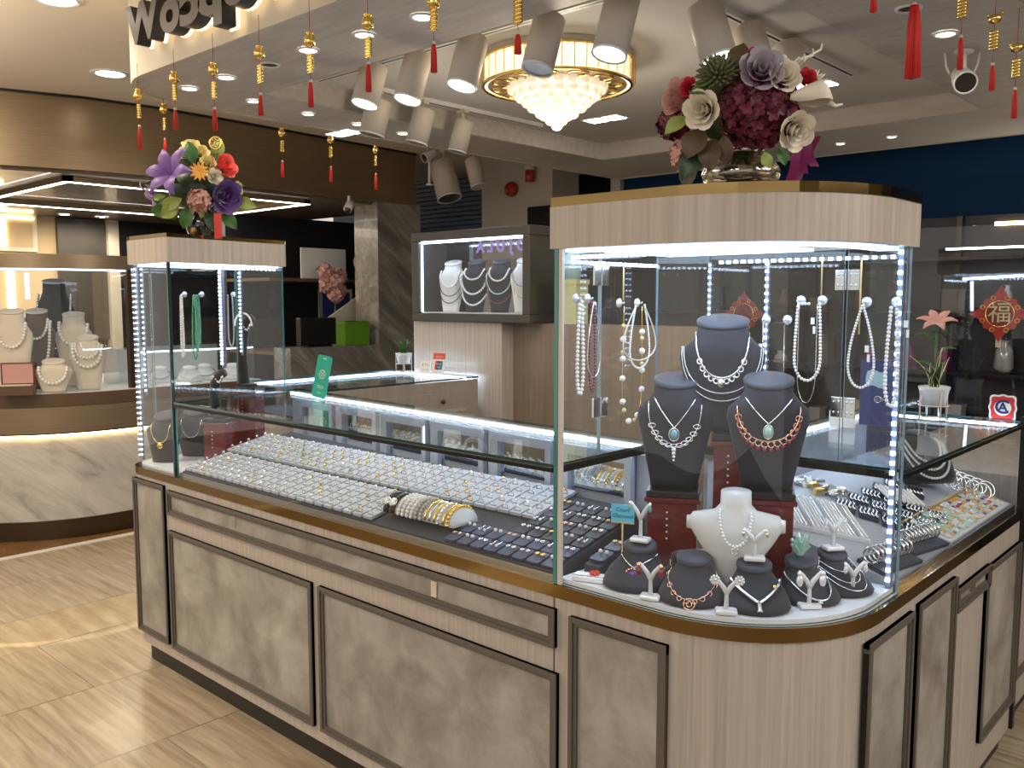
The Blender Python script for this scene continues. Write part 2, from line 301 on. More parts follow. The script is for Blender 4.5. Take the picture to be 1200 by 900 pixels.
# pillar behind the display niche and the blue shop sign
struct(MB().bb((-4.17, 4.0, 0), (-3.36, 4.35, 2.75)).build('wall_pillar', 'wall_paint'))
lv = struct(MB().bb((-6.2, 4.60, 2.15), (-4.2, 4.65, 2.75)).build('wall_louver', 'navy_wall')); lme = MB().box((0, 0, 0), (2.0, .05, .034)).mesh('slat', 'sign_rail')
for i in range(13): mesh_obj('slat', lme, lv, (-5.2, 4.575, 2.18 + i * .045), rot=(R(20), 0, 0))
sg = thing('shop_sign', 'long dark blue sign board with a dotted grey rail across the far shops', 'sign', (-1, 4.5, 2.3))
MB().bb((-2.05, 0, -.25), (4.2, .06, .26)).build('board', 'sign_blue', sg)
mb = MB().bb((-2.05, -.02, .25), (4.2, .06, .30))
for i in range(90): mb.box((-2 + i * .068, -.022, .275), (.03, .01, .014), 1)
mb.build('rail', ['sign_rail', 'black'], sg)
struct(MB().bb((-3.1, 4.45, 0), (-3.0, 4.6, 2.75)).build('trim_2', 'lamp_white'))
struct(MB().bb((-3.36, 4.62, 0), (-3.05, 4.7, 2.75)).build('wall_gap', 'black'))
# dark shop opposite, behind the right end of the kiosk
sh = thing('glass_shopfront', 'dark glazed shop front with LED lit shelves beyond the right cabinet', 'shop front', (0, 4.2, 0))
MB().bb((-3.0, 0, 0), (4.2, .05, 2.05)).build('back_panel', 'dark_interior', sh)
for i in range(8): MB().bb((-3.0 + i * .9, -.05, 0), (-2.97 + i * .9, 0, 2.05)).build('mullion', 'black_metal', sh)
for i, z in enumerate((.7, 1.1, 1.45, 1.78)): MB().bb((-3.0, -.22, z), (4.2, 0, z + .02)).build('shelf', 'black_metal', sh)
MB().bb((-.1, -.02, 1.985), (4.0, -.0, 2.005)).build('light_strip', 'led_warm', sh)
MB().bb((-.3, -.24, 1.84), (1.6, -.22, 1.85)).build('light_strip', 'led_white', sh)
# ================================================================== KIOSK COUNTER
XL, XG, XR, YE = -2.38, -1.955, .655, 1.66     # left end, left tower glass, right face, end of right arm
RC = .36; ZB, ZG, ZC, ZTOP = .085, .85, 1.14, 1.67
def yin(x): return .44 + (0 - x) * .085           # inner edge of the front arm
front = [(XL, .62), (XL, .10)] + arc(XL + .10, .10, .10, 180, 270, 6)[1:] + [(XG, 0), (0, 0), (XR - RC, 0)] + arc(XR - RC, RC, RC, 270, 360, 14)[1:] + [(XR, YE)]
inner = [(.12, YE), (.12, .5), (0, .44), (XL + .0, yin(XL))]
def offs(path, d):
    o = []; n = len(path)
    for i in range(n):
        a = Vector(path[max(i - 1, 0)]); b = Vector(path[min(i + 1, n - 1)]); t = (b - a).normalized(); o.append((path[i][0] - t.y * d, path[i][1] + t.x * d))
    return o
k = thing('kiosk_counter', 'long wood and stone panelled jewellery counter with gold trim and glass display top', 'counter', (0, 0, 0))
foot = front + inner[:-1] + [(XL, yin(XL))]
body = front[1:] + inner
MB().prism(offs(front[1:], .0) + inner, ZB, ZG - .03, 0).build('body', 'wood', k)
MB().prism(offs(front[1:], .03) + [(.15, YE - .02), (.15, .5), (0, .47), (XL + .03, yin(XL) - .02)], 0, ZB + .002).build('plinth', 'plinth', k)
mb = MB(); path_strip(mb, offs(front, -.006), .03, ZG - .032, ZG, 0, 0); mb.build('gold_trim', 'gold', k)
MB().bb((-.003, -.0012, ZB), (.001, .002, ZG - .033)).build('joint_strip', 'moulding', k)
MB().prism(offs(front[1:], .012) + inner, ZG - .03, ZG - .004, 0).build('deck_base', 'deck', k)
def panel(corners, axis, drawer=False, inset='concrete', par=k, mm='moulding', w_=.022):
    # corners: two opposite pixels (top-left, bottom-right height) on the face plane
    (a, z1), (b, z0) = corners
    def B(p, q, d0, d1, mbx, m=0):
        if axis == 'y': mbx.bb((p[0], -d1, p[1]), (q[0], -d0, q[1]), m)
        else: mbx.bb((XR + d0, p[0], p[1]), (XR + d1, q[0], q[1]), m)
    mbx = MB()
    for (d, h) in ((w_, .010), (w_ * .55, .015)):
        B((a, z1 - d), (b, z1), -.003, h, mbx); B((a, z0), (b, z0 + d), -.003, h, mbx); B((a, z0 + d), (a + d, z1 - d), -.003, h, mbx); B((b - d, z0 + d), (b, z1 - d), -.003, h, mbx)
    fr = mbx.build('panel_frame', mm, par)
    if inset:
        mbi = MB(); B((a + w_, z0 + w_), (b - w_, z1 - w_), -.003, .003, mbi); mbi.build('drawer_front' if drawer else 'stone_panel', inset, fr)
def fx(u, v): p = at(u, v, y=0); return (p.x, p.z)
def fr_(u, v): p = at(u, v, x=XR); return (p.y, p.z)
xa, xb = fx(157, 560)[0], fx(194, 573)[0]; xc, xd = fx(199, 600)[0], fx(653, 735)[0]; xe, xf = fx(201, 640)[0], fx(368, 720)[0]; xg, xh = fx(377, 740)[0], fx(655, 850)[0]
ztop = fx(199, 574)[1]; zd0 = fx(199, 602)[1]; zp1 = fx(201, 621)[1]; zp0 = fx(203, 757)[1]
panel(((xa + .012, ztop + .012), (xb, zp0 + .004)), 'y')
panel(((xc, ztop), (xd, zd0)), 'y', True)
panel(((xe, zp1), (xf, zp0)), 'y'); panel(((xg, zp1), (xh, zp0)), 'y')
panel(((.055, ztop - .005), (XR - RC + .035, zp0)), 'y')
p4 = [fr_(1010, 755), fr_(1066, 718), fr_(1073, 708), fr_(1117, 680), fr_(1119, 690), fr_(1159, 650), fr_(1154, 665), fr_(1192, 620)]
panel(((p4[0][0] + .02, p4[0][1] - .005), (p4[1][0], .16)), 'x'); panel(((p4[2][0], p4[2][1]), (p4[3][0], .16)), 'x')
panel(((p4[3][0] + .012, p4[4][1]), (p4[5][0] - .012, fr_(1119, 716)[1])), 'x', True); panel(((p4[6][0], p4[6][1]), (YE - .02, .19)), 'x')
# key escutcheon plates on the drawers
for (u, v) in ((275, 610), (510, 690)):
    x_, z_ = fx(u, v); MB().bb((x_ - .013, -.0065, z_ - .024), (x_ + .013, -.003, z_ + .024)).build('lock_plate', 'silver', k, bevel=.002)
y_, z_ = fr_(1137, 688); MB().bb((XR + .003, y_ - .03, z_ - .03), (XR + .0065, y_ + .03, z_ + .03)).build('lock_plate', 'silver', k, bevel=.002)
# ---- low glass display, front arm
fg = MB(); path_strip(fg, [(XG + .005, .006), (-.006, .006)], .008, ZG - .002, ZC - .012, 0, 1); fg.build('front_glass', ['glass', 'glass_edge'], k)
MB().bb((XG + .004, -.002, ZC - .013), (-.008, .016, ZC - .0005)).build('top_rail', 'black_metal', k, bevel=.002)
mb = MB(); P_ = [(XG + .006, 0), (-.006, 0), (-.006, yin(0) + .03), (XG - .08, yin(XG) + .03)]
mb.prism(P_, ZC, ZC + .008, 1, 0); mb.build('top_glass', ['glass_top', 'glass_edge_dark'], k)
mb = MB(); path_strip(mb, [(XG - .13, yin(XG) + .005), (0, yin(0) + .005)], .03, ZC - .035, ZC - .001, 0, 0); mb.build('back_rail', 'wood_drawer', k)
mb = MB(); path_strip(mb, [(XG - .10, yin(XG) - .002), (0, yin(0) - .002)], .006, ZC - .016, ZC - .006, 0, 0); mb.build('led_strip', 'led', k)
mb = MB(); path_strip(mb, [(XG - .13, yin(XG) + .028), (0, yin(0) + .028)], .012, ZG, ZC - .03, 0, 0); mb.build('back_panel', 'frame_blue', k)
nP = 6
for i in range(nP):
    x0 = XG - .06 + (0 - XG) * i / nP + .03; x1 = XG - .06 + (0 - XG) * (i + 1) / nP - .03; mb = MB()
    path_strip(mb, [(x0 + .02, yin(x0 + .02) + .012), (x1 - .02, yin(x1 - .02) + .012)], .006, ZG + .12, ZC - .065, 0, 0); mb.build('mirror_door', 'mirror', k)
    mb = MB()
    for (a, b, z0, z1) in ((x0 - .025, x0 + .02, ZG, ZC - .035), (x1 - .02, x1 + .005, ZG, ZC - .035), (x0 + .02, x1 - .02, ZC - .065, ZC - .035)):
        path_strip(mb, [(a, yin(a) - .004), (b, yin(b) - .004)], .02, z0, z1, 0, 0)
    mb.build('door_frame', 'frame_blue', k)
# inclined jewellery board on the front arm
def zd(y): return .872 + .21 * (y - .03)
mb = MB(); xl, xr = XG + .02, -.02
vs = [(xl, .02, ZG), (xr, .02, ZG), (xr, .42, ZG), (xl, .52, ZG), (xl, .02, zd(.02)), (xr, .02, zd(.02)), (xr, .42, zd(.42)), (xl, .52, zd(.52))]
mb.add(vs, [(0, 3, 2, 1), (4, 5, 6, 7), (0, 1, 5, 4), (1, 2, 6, 5), (2, 3, 7, 6), (3, 0, 4, 7)]); mb.build('sloped_board', 'deck_cloth', k)
MB().bb((XG + .01, .0145, ZG - .002), (-.01, .018, ZG + .016)).build('silver_ledge', 'steel', k)
# ---- low glass display, right arm
mb = MB(); path_strip(mb, [(XR - .006, .505), (XR - .006, YE)], .008, ZG - .002, ZC - .012, 0, 1); mb.build('front_glass', ['glass', 'glass_edge'], k)
MB().bb((XR - .016, .505, ZC - .013), (XR + .002, YE, ZC - .0005)).build('top_rail', 'black_metal', k, bevel=.002)
mb = MB(); mb.bb((.12, .508, ZC), (XR, YE, ZC + .008)); mb.m = [0, 0, 1, 1, 1, 1]; mb.build('top_glass', ['glass_top', 'glass_edge_dark'], k)
MB().bb((.12, .5, ZC - .03), (.15, YE, ZC - .001)).build('back_rail', 'wood_drawer', k)
MB().bb((.12, .5, ZG), (.132, YE, ZC - .03)).build('back_panel', 'frame_blue', k)
MB().bb((.151, .52, ZC - .016), (.157, YE, ZC - .006)).build('led_strip', 'led', k)
MB().bb((.12, YE - .012, ZG), (XR - .004, YE, ZC - .002)).build('end_glass', 'glass', k)
MB().bb((.13, YE - .02, ZC - .014), (XR - .02, YE - .014, ZC - .005)).build('led_strip', 'led', k)
def zr(x): return .872 + .26 * (.62 - x)
mb = MB(); vs = [(.16, .52, ZG), (.63, .52, ZG), (.63, YE - .03, ZG), (.16, YE - .03, ZG), (.16, .52, zr(.16)), (.63, .52, zr(.63)), (.63, YE - .03, zr(.63)), (.16, YE - .03, zr(.16))]
mb.add(vs, [(0, 3, 2, 1), (4, 5, 6, 7), (0, 1, 5, 4), (1, 2, 6, 5), (2, 3, 7, 6), (3, 0, 4, 7)]); mb.build('sloped_board', 'deck_grey', k)
MB().bb((XR - .018, .52, ZG - .002), (XR - .0145, YE - .02, ZG + .016)).build('silver_ledge', 'steel', k)
MB().bb((XR - .012, YE - .012, ZB), (XR + .012, YE + .012, ZC + .02)).build('corner_post', 'black_metal', k)
# ================================================================== CORNER SHOWCASE (right)
c = thing('corner_showcase', 'tall rounded corner glass showcase with a wood canopy, gold rim and LED strips', 'showcase', (0, 0, 0))
cf = [(0, 0), (XR - RC, 0)] + arc(XR - RC, RC, RC, 270, 360, 14)[1:] + [(XR, .5)]
cin = [(XR, .5), (.13, .5), (0, .44), (0, 0)]
mb = MB(); path_strip(mb, offs(cf, .004), .006, ZG + .001, ZTOP, 0, 1); mb.build('curved_glass', ['glass', 'glass_edge_pale'], c)
MB().bb((-.004, -.002, ZG + .001), (.008, .012, ZTOP)).build('corner_glass_bar', 'glass_edge', c)
MB().bb((.0085, -.001, ZG + .001), (.019, .008, ZTOP)).build('corner_strip', 'lamp_white', c)
for a, b in (((0, .014), (0, .166)), ((0, .174), (0, .432)), ((0, .432), (.13, .49)), ((.13, .49), (.50, .49)), ((.508, .49), (XR - .01, .49))):
    mb = MB(); path_strip(mb, [b, a], .006, ZC + .012, ZTOP, 0, 1); mb.build('side_glass', ['glass', 'glass_edge_pale'], c)
MB().bb((.001, .02, ZC - .012), (.010, .43, ZC + .006)).build('glass_rail', 'black_metal', c); MB().bb((.13, .476, ZC - .012), (XR - .02, .489, ZC + .006)).build('glass_rail', 'black_metal', c)
hf = [(-.015, -.006)] + offs(cf, -.006)[1:-1] + [(XR + .006, .515)]
hood = hf + [(.12, .515), (-.015, .455)]
MB().prism(hood, ZTOP, 1.768).build('canopy', 'wood', c)
MB().prism([(p[0] * 1.004, p[1]) for p in hood], 1.768, 1.79, 0).build('gold_rim', 'gold', c, bevel=.002)
lp = offs(cf, .035); mb = MB(); path_strip(mb, lp[:], .05, ZTOP - .006, ZTOP - .0005, 0, 0)
mb.bb((.05, .12, ZTOP - .006), (.45, .42, ZTOP - .0005)); mb.build('led_panel', 'led_soft', c)
def dots(mb, p0, p1, n, sx=.0075):
    p0, p1 = Vector(p0), Vector(p1)
    for i in range(n): mb.box(p0.lerp(p1, (i + .5) / n), (sx, sx, sx))
    return mb
def led_column(x, y, z0, z1, par, n=30, w_=.012):
    MB().bb((x - w_ / 2, y - w_ / 2, z0), (x + w_ / 2, y + w_ / 2, z1)).build('led_tape', 'led_tape', par); dots(MB(), (x, y - w_ / 2 - .002, z0 + .01), (x, y - w_ / 2 - .002, z1), n, min(.0085, w_ * .8)).build('led_dots', 'led_dot', par)
led_column(XR - .022, .486, ZG + .013, ZTOP, c, 34); led_column(.30, .49, ZC + .16, ZTOP - .02, c, 18, .008); led_column(.135, .488, ZC + .2, ZTOP - .02, c, 18, .006)
dots(MB(), (.02, .03, ZTOP - .02), (XR - RC, .02, ZTOP - .02), 16).build('led_dots', 'led_dot', c)
dots(MB(), (.16, .48, ZTOP - .022), (XR - .03, .48, ZTOP - .022), 22).build('led_dots', 'led_dot', c); dots(MB(), (.012, .04, ZTOP - .03), (.012, .42, ZTOP - .03), 16).build('led_dots', 'led_dot', c)
MB().prism(offs(cf, .016)[0:] + [(.14, .48), (.02, .42)], ZG + .001, ZG + .012).build('display_floor', 'deck', c)
def hinge(p, axis):
    h = MB()
    for s_ in (-1, 1):
        d = (.006, .028, .05) if axis == 'x' else (.028, .006, .05)
        q = Vector(p) + Vector((0, s_ * .016, 0) if axis == 'x' else (s_ * .016, 0, 0)); h.box(q, d)
        for e in (-.013, .013):
            for f_ in (-.006, .006):
                a = q + Vector((-.004 if axis == 'x' else f_, f_ if axis == 'x' else -.004, e)); h.ball(a, .003, 6, 4)
    h.build('hinge', 'chrome', c, bevel=.001)
for (u, v) in ((703, 323), (700, 477)): p = at(u, v, x=.0); hinge((p.x + .006, .17, p.z), 'x')
for (u, v) in ((990, 328), (986, 477)): p = at(u, v, y=.5); hinge((.504, .496, p.z), 'y')
# ================================================================== TOWER SHOWCASE (left)
t = thing('tower_showcase', 'narrow tall glass showcase with wood canopy at the left end of the counter', 'showcase', (0, 0, 0))
ZL = 1.694; bk = .57
tf = [(XL, .12)] + arc(XL + .12, .12, .12, 180, 270, 6)[1:] + [(XG, 0)]
tq = [(XL - .06, bk), (XL, .12)] + tf[1:] + [(XG - .085, bk)]
mb = MB(); path_strip(mb, offs(tf, .004), .006, ZG + .001, ZL, 0, 1); mb.build('front_glass', ['glass', 'glass_edge_dark'], t)
mb = MB(); path_strip(mb, [(XG - .002, .01), (XG - .085, bk)], .008, ZC + .01, ZL, 0, 1); mb.build('side_glass', ['glass', 'glass_edge'], t)
mb = MB(); path_strip(mb, [(XG - .085, bk), (XL - .06, bk)], .008, ZC + .01, ZL, 0, 1); mb.build('back_glass', ['glass', 'glass_edge'], t)
mb = MB(); path_strip(mb, [(XL - .056, bk), (XL, .13)], .008, ZG + .001, ZL, 0, 1); mb.build('side_glass', ['glass', 'glass_edge'], t)
MB().bb((XG - .010, -.002, ZG + .001), (XG - .001, .010, ZL)).build('corner_glass_bar', 'glass_edge_dark', t)
th = [(XL - .07, bk + .01), (XL - .012, .11)] + offs(tf, -.008)[1:-1] + [(XG + .012, -.008), (XG - .075, bk + .01)]
MB().prism(th, ZL, 1.79).build('canopy', 'wood', t); MB().prism(th, 1.79, 1.806).build('gold_rim', 'gold', t, bevel=.002)
mb = MB(); path_strip(mb, offs(tq, .03), .04, ZL - .006, ZL - .0005, 0, 0); mb.build('led_panel', 'led_soft', t)
led_column(XL + .030, .055, ZG + .013, ZL - .007, t, 36, .008); led_column(XL + .045, .075, ZC, ZL - .007, t, 24, .007)
for (u, yy, z0, n_, w_) in ((262, .30, ZC + .12, 26, .015), (284, .38, ZC + .17, 22, .008)):
    p = at(u, 400, y=yy); led_column(p.x, yy, z0, ZL - .007, t, n_, w_)
dots(MB(), (XG - .012, .03, ZL - .015), (XG - .09, .54, ZL - .015), 22).build('led_dots', 'led_dot', t)
MB().prism(offs(tf, .016) + [(XG - .05, .52), (XL, .52)], ZG + .001, ZG + .010).build('display_floor', 'deck', t)
# ================================================================== DRAWER COUNTER (left arm)
AX0, AX1, AY0, AY1 = -2.60, -1.96, .66, 1.71
d = thing('drawer_counter', 'low wood drawer counter with a glass top behind the left tower showcase', 'counter', (0, 0, 0))
MB().bb((AX0, AY0, .08), (AX1, AY1, 1.0)).build('body', 'wood_drawer', d); MB().bb((AX0 + .03, AY0, 0), (AX1 - .03, AY1, .08)).build('plinth', 'plinth', d)
MB().bb((AX1 - .02, AY0, 1.0), (AX1, AY1, 1.125)).build('top_rail', 'wood_drawer', d)
mb = MB().bb((AX0, AY0, 1.132), (AX1 + .005, AY1, 1.14)); mb.m = [0, 0, 1, 1, 1, 1]; mb.build('top_glass', ['glass_top', 'glass_edge_dark'], d)
MB().bb((AX0 + .01, AY0, 1.118), (AX0 + .016, AY1, 1.131)).build('led_strip', 'led', d); MB().bb((AX0 + .02, AY1 - .02, 1.118), (AX1 - .03, AY1 - .014, 1.131)).build('led_strip', 'led', d)
MB().bb((AX0 + .02, AY0, 1.0), (AX1 - .03, AY1 - .02, 1.01)).build('velvet_base', 'velvet_navy', d)
MB().bb((AX0, AY0, 1.0), (AX0 + .008, AY1, 1.132)).build('outer_glass', 'glass', d)
for (y0, y1) in ((.70, 1.14), (1.22, 1.66)):
    mb = MB().bb((AX1 - .001, y0, .70), (AX1 + .006, y1, 1.07)); dr = mb.build('drawer', 'wood_drawer', d, bevel=.003)
    MB().bb((AX1 + .006, y0 + .06, .965), (AX1 + .02, y1 - .06, .98)).build('pull_moulding', 'wood', dr)
    MB().ball((AX1 + .02, (y0 + y1) / 2, 1.025), .012, 10, 6).build('knob', 'bronze_dark', dr)
# neighbouring cabinet just past the end of the right arm
nc = thing('neighbour_cabinet', 'dark edged wood cabinet standing past the end of the right arm', 'cabinet', (0, 0, 0))
MB().bb((.08, 1.70, .085), (.63, 3.0, .95)).build('body', 'wood', nc); MB().bb((.10, 1.72, 0), (.60, 2.98, .085)).build('plinth', 'plinth', nc)
mb = MB()
for (a, b, z0, z1) in ((1.78, 2.7, .82, .845), (1.78, 2.7, .2, .225), (1.78, 1.805, .225, .82), (2.675, 2.7, .225, .82)): mb.bb((.628, a, z0), (.642, b, z1))
mb.build('panel_frame', 'moulding', nc)
# ================================================================== HALF WALL AND DISPLAY NICHE
struct(MB().bb((-2.52, 1.75, 0), (-1.82, 1.95, 1.425)).build('wall_partition', 'wood')); struct(MB().bb((-1.82, 1.84, 0), (-.62, 1.95, 1.425)).build('wall_partition', 'wood_umber'))
n = thing('display_niche', 'grey framed glass display box with LED lit edge on the wood half wall', 'showcase', (0, 0, 0))
nx0, nx1, nz0, nz1, ny0, ny1 = -2.50, -1.60, 1.428, 1.925, 1.72, 1.95
mb = MB().bb((nx0, ny0, nz0), (nx1, ny1, nz0 + .045)).bb((nx0, ny0, nz1 - .05), (nx1, ny1, nz1)).bb((nx0, ny0, nz0 + .045), (nx0 + .06, ny1, nz1 - .05)).bb((nx1 - .05, ny0, nz0 + .045), (nx1, ny1, nz1 - .05))
mb.build('frame', 'frame_grey', n, bevel=.004)
MB().bb((nx0 + .06, ny1 - .012, nz0 + .045), (nx1 - .05, ny1 - .004, nz1 - .05)).build('back_glass', 'glass', n)
MB().bb((nx0 + .06, ny0 + .01, nz0 + .045), (nx1 - .05, ny0 + .016, nz1 - .05)).build('front_glass', 'glass', n)
MB().bb((nx0 + .062, ny0 + .02, nz1 - .062), (nx1 - .052, ny0 + .032, nz1 - .051)).build('led_strip', 'led', n); MB().bb((nx0 + .061, ny0 + .02, nz0 + .05), (nx0 + .069, ny0 + .028, nz1 - .062)).build('led_strip', 'led_soft', n)
MB().bb((nx0 + .06, ny0 + .03, nz0 + .0445), (nx1 - .05, ny1 - .02, nz0 + .05)).build('shelf', 'deck', n)
ORD = ['first', 'second', 'third', 'fourth', 'fifth', 'sixth', 'seventh', 'eighth', 'ninth', 'tenth', 'eleventh', 'twelfth', 'thirteenth', 'fourteenth', 'fifteenth', 'sixteenth', 'seventeenth', 'eighteenth', 'nineteenth', 'twentieth', 'twenty-first', 'twenty-second', 'twenty-third', 'twenty-fourth', 'twenty-fifth', 'twenty-sixth', 'twenty-seventh', 'twenty-eighth', 'twenty-ninth', 'thirtieth', 'thirty-first', 'thirty-second', 'thirty-third', 'thirty-fourth']
# ================================================================== RINGS IN SLOTTED TRAYS
slope = math.atan(.21)
def ring_mesh(metal, stone, r=.0085, s=.0048):
    mb = MB(); M = Matrix.Rotation(R(90), 4, 'X')
    mb.torus((0, 0, 0), r, .0014, 12, 4, 0, M); mb.lathe([(.0, r - .001), (s * .8, r + .001), (s, r + .0035), (s * .6, r + .006), (0, r + .0062)], 6, 1, None, False); return mb.mesh('finger_ring', [metal, stone])
ring_kinds = [(ring_mesh('silver', 'diamond'), 'silver'), (ring_mesh('silver', 'diamond', .0085, .0062), 'silver'), (ring_mesh('gold_bright', 'diamond'), 'gold'), (ring_mesh('gold_bright', 'gold_bright', .0085, .006), 'gold'), (ring_mesh('rose_gold', 'diamond'), 'gold'), (ring_mesh('silver', 'pearl', .0085, .0058), 'silver')]
LBL = {'silver': 'silver ring with a pale stone standing in a grey slotted tray', 'gold': 'gold or rose gold ring standing in a grey slotted tray'}
def ring_strip(nr, pitch):
    L_ = nr * pitch + .006; mb = MB().bb((-.0205, 0, 0), (.0205, L_, .009), 0)
    mb.bb((-.022, -.002, -.004), (.022, L_ + .002, 0), 1)
    for i in range(nr): mb.bb((-.013, .012 + i * pitch, .0088), (.013, .0155 + i * pitch, .0094), 1)
    return mb.mesh('ring_tray', ['tray_grey', 'tray_slot'])
def ring_rows(x0, x1, n, y0, nr, pitch, lab, grp, gold):
    me = ring_strip(nr, pitch)
    for i in range(n):
        x = x0 + (x1 - x0) * i / (n - 1); yy = y0 + (.02 if (i % 7 == 3) else 0) * 0
        o = mesh_obj('ring_tray', me, None, (x, yy, zd(yy) + .0045), rot=(slope, 0, 0)); tag(o, 'narrow grey ring tray, ' + ORD[i] + ' from the tower showcase in the ' + lab, 'tray', grp)
        for j in range(nr):
            q = rnd.random(); kk = rnd.choice([2, 3, 4]) if q < gold(i / n) else rnd.choice([0, 0, 1, 5]); me_r, kd = ring_kinds[kk]
            ly = .0137 + j * pitch; lz = .0125
            y = yy + ly * math.cos(slope) - lz * math.sin(slope); z = zd(yy) + .0045 + ly * math.sin(slope) + lz * math.cos(slope)
            r_ = mesh_obj('finger_ring', me_r, None, (x + rnd.uniform(-.002, .002), y, z), rot=(slope + rnd.uniform(-.2, .1), 0, rnd.uniform(-.35, .35) + .5)); tag(r_, kd + ' ring, ' + ORD[j] + ' up in the ' + ORD[i] + ' tray from the tower, ' + lab, 'ring', kd + ' rings in the slotted trays')
ring_rows(-1.905, -.775, 23, .028, 5, .037, 'front glass row', 'front row of ring trays', lambda f: .15 + .22 * f)
ring_rows(-1.95, -.30, 34, .238, 5, .040, 'mirror door row', 'back row of ring trays', lambda f: .32 + .36 * math.sin(f * 3))
# ================================================================== BRACELET ROLL
rl = tag(MB().build('bracelet_roll', 'linen'), 'white half round display roll holding a row of bracelets', 'display roll')
mb = MB(); rr = .05
mb.loft([[(x, .115 - rr * math.cos(PI * i / 12), rr * .95 * math.sin(PI * i / 12)) for i in range(13)] for x in (-.715, -.43)], 0, True)
rl.data = mb.mesh('bracelet_roll', 'leather_white'); rl.location = (0, 0, .0); zroll = zd(.155) + .001; rl.location.z = zroll
def arcpts(x, n, r=.054): return [(x, .115 - r * math.cos(PI * (i + .5) / n), zroll + r * .95 * math.sin(PI * (i + .5) / n)) for i in range(n)]
names = ['white pearl bracelet', 'second white pearl bracelet from the watches', 'pearl bracelet with small round beads', 'cream pearl bracelet beside the grey one', 'grey bead bracelet', 'dark grey bead bracelet', 'gold link bangle', 'slim silver bracelet beside the gold bangle', 'slim gold bracelet', 'silver bead bracelet', 'twisted gold bracelet', 'thick gold bracelet at the end nearest the earring cards']
kinds = ['pearl', 'pearl', 'pearl', 'pearl', 'pearl_grey', 'pearl_grey', 'gold_bright', 'silver', 'gold_bright', 'silver', 'gold_bright', 'gold_bright']
for i, (nm, kd) in enumerate(zip(names, kinds)):
    x = -.665 + i * .0195; mb = MB()
    if kd in ('pearl', 'pearl_grey') or i in (9, 11):
        for p in arcpts(x, 14, .056): mb.ball(p, .0066 if i != 9 else .005, 7, 5)
    else: mb.tube(arcpts(x, 14, .0545), .0042, 5)
    tag(mb.build('bracelet', kd), nm + ' laid over the white display roll', 'bracelet', 'bracelets on the display roll')
for i in range(2):
    x = -.728 + i * .030; w_ = thing('wristwatch', ('black strap wristwatch at the outer end of the display roll', 'black strap wristwatch between the other watch and the pearl bracelets')[i], 'watch', (x, .115, zroll), 0, 'watches on the display roll')
    mb = MB(); mb.loft([[(dx, -r * math.cos(PI * j / 12), r * .95 * math.sin(PI * j / 12) + (.001)) for j in range(13)] for dx, r in ((-.009, .052), (-.009, .056), (.009, .056), (.009, .052))]); mb.build('strap', 'leather_black', w_)
    M = Matrix.Translation((0, -.046, .034)) @ Matrix.Rotation(R(52), 4, 'X'); MB().lathe([(.0145, -.002), (.0155, .002), (.0145, .005)], 16, 0, M).build('case', 'silver', w_); MB().lathe([(.0125, .0045), (.0125, .0056)], 16, 0, M).build('dial', 'diamond', w_)
# ================================================================== EARRING CARDS
def card_mesh(name, m, w_=.044, l=.054):
    mb = MB(); pts = [];
    for cx, cy, a in ((w_ / 2 - .008, l / 2 - .008, 0), (-w_ / 2 + .008, l / 2 - .008, 90), (-w_ / 2 + .008, -l / 2 + .008, 180), (w_ / 2 - .008, -l / 2 + .008, 270)): pts += arc(cx, cy, .008, a, a + 90, 3)
    mb.prism(pts, 0, .006); return mb.mesh(name, m)
cmA, cmB = card_mesh('earring_card', 'tray_navy'), card_mesh('earring_card', 'card_grey')
def stud(kind):
    mb = MB()
    if kind == 0: mb.ball((0, 0, .005), .0055, 8, 6, 0)
    elif kind == 1: mb.torus((0, 0, .004), .0055, .0015, 10, 5, 0); mb.ball((0, 0, .004), .003, 6, 4, 1)
    elif kind == 2:
        for i in range(5): mb.ball((.0045 * math.cos(i * 1.257), .0045 * math.sin(i * 1.257), .004), .003, 6, 4, 0)
        mb.ball((0, 0, .005), .003, 6, 4, 1)
    else: mb.tube([(0, .012, .003), (0, -.012, .003)], .0018, 5, 0); mb.ball((0, -.013, .004), .0045, 7, 5, 1)
    return mb
sm = [stud(0).mesh('stud_earring', ['pearl', 'silver']), stud(1).mesh('stud_earring', ['silver', 'diamond']), stud(2).mesh('stud_earring', ['silver', 'diamond']), stud(3).mesh('stud_earring', ['silver', 'diamond']), stud(2).mesh('stud_earring', ['gold_bright', 'diamond']), stud(1).mesh('stud_earring', ['rose_gold', 'diamond'])]
SLAB = ['pearl stud', 'silver ring stud', 'silver flower stud', 'silver bar earring', 'gold flower stud', 'rose gold ring stud']
def earring_card(x, y, navy, k_, i, j, inside=False):
    me = cmA if navy else cmB
    o = mesh_obj('earring_card', me, None, (x, y, zd(y) + .0035), rot=(slope + .02, 0, 0)); where = 'inside the corner showcase' if inside else 'in %s row from the front glass' % ORD[j]
    tag(o, ('navy' if navy else 'charcoal') + ' earring card, ' + ORD[i] + ' from the corner glass bar ' + where, 'earring card', 'earring cards ' + ('in the showcase' if inside else 'navy' if navy else 'charcoal'))
    for s in (-1, 1):
        e = mesh_obj('stud_earring', sm[k_], None, (x + s * .010, y + .008, zd(y + .008) + .0105), rot=(slope, 0, 0))
        tag(e, SLAB[k_] + ', ' + ('tower' if s < 0 else 'showcase') + ' side of card ' + ORD[i] + (' up in the corner showcase' if inside else ' from the glass bar, row ' + ORD[j]), 'earring', SLAB[k_] + (' showcase' if inside else ' counter'))
ci = 0
for j in range(6):
    y = .052 + j * .060
    for i in range(8):
        x = -.408 + i * .0515
        if j >= 2 and x < -.26: continue
        ci += 1; earring_card(x, y, j < 2, [0, 1, 2, 3, 0, 2, 0, 5, 3, 4][(ci * 7 + j * 3) % 10], 7 - i, j)
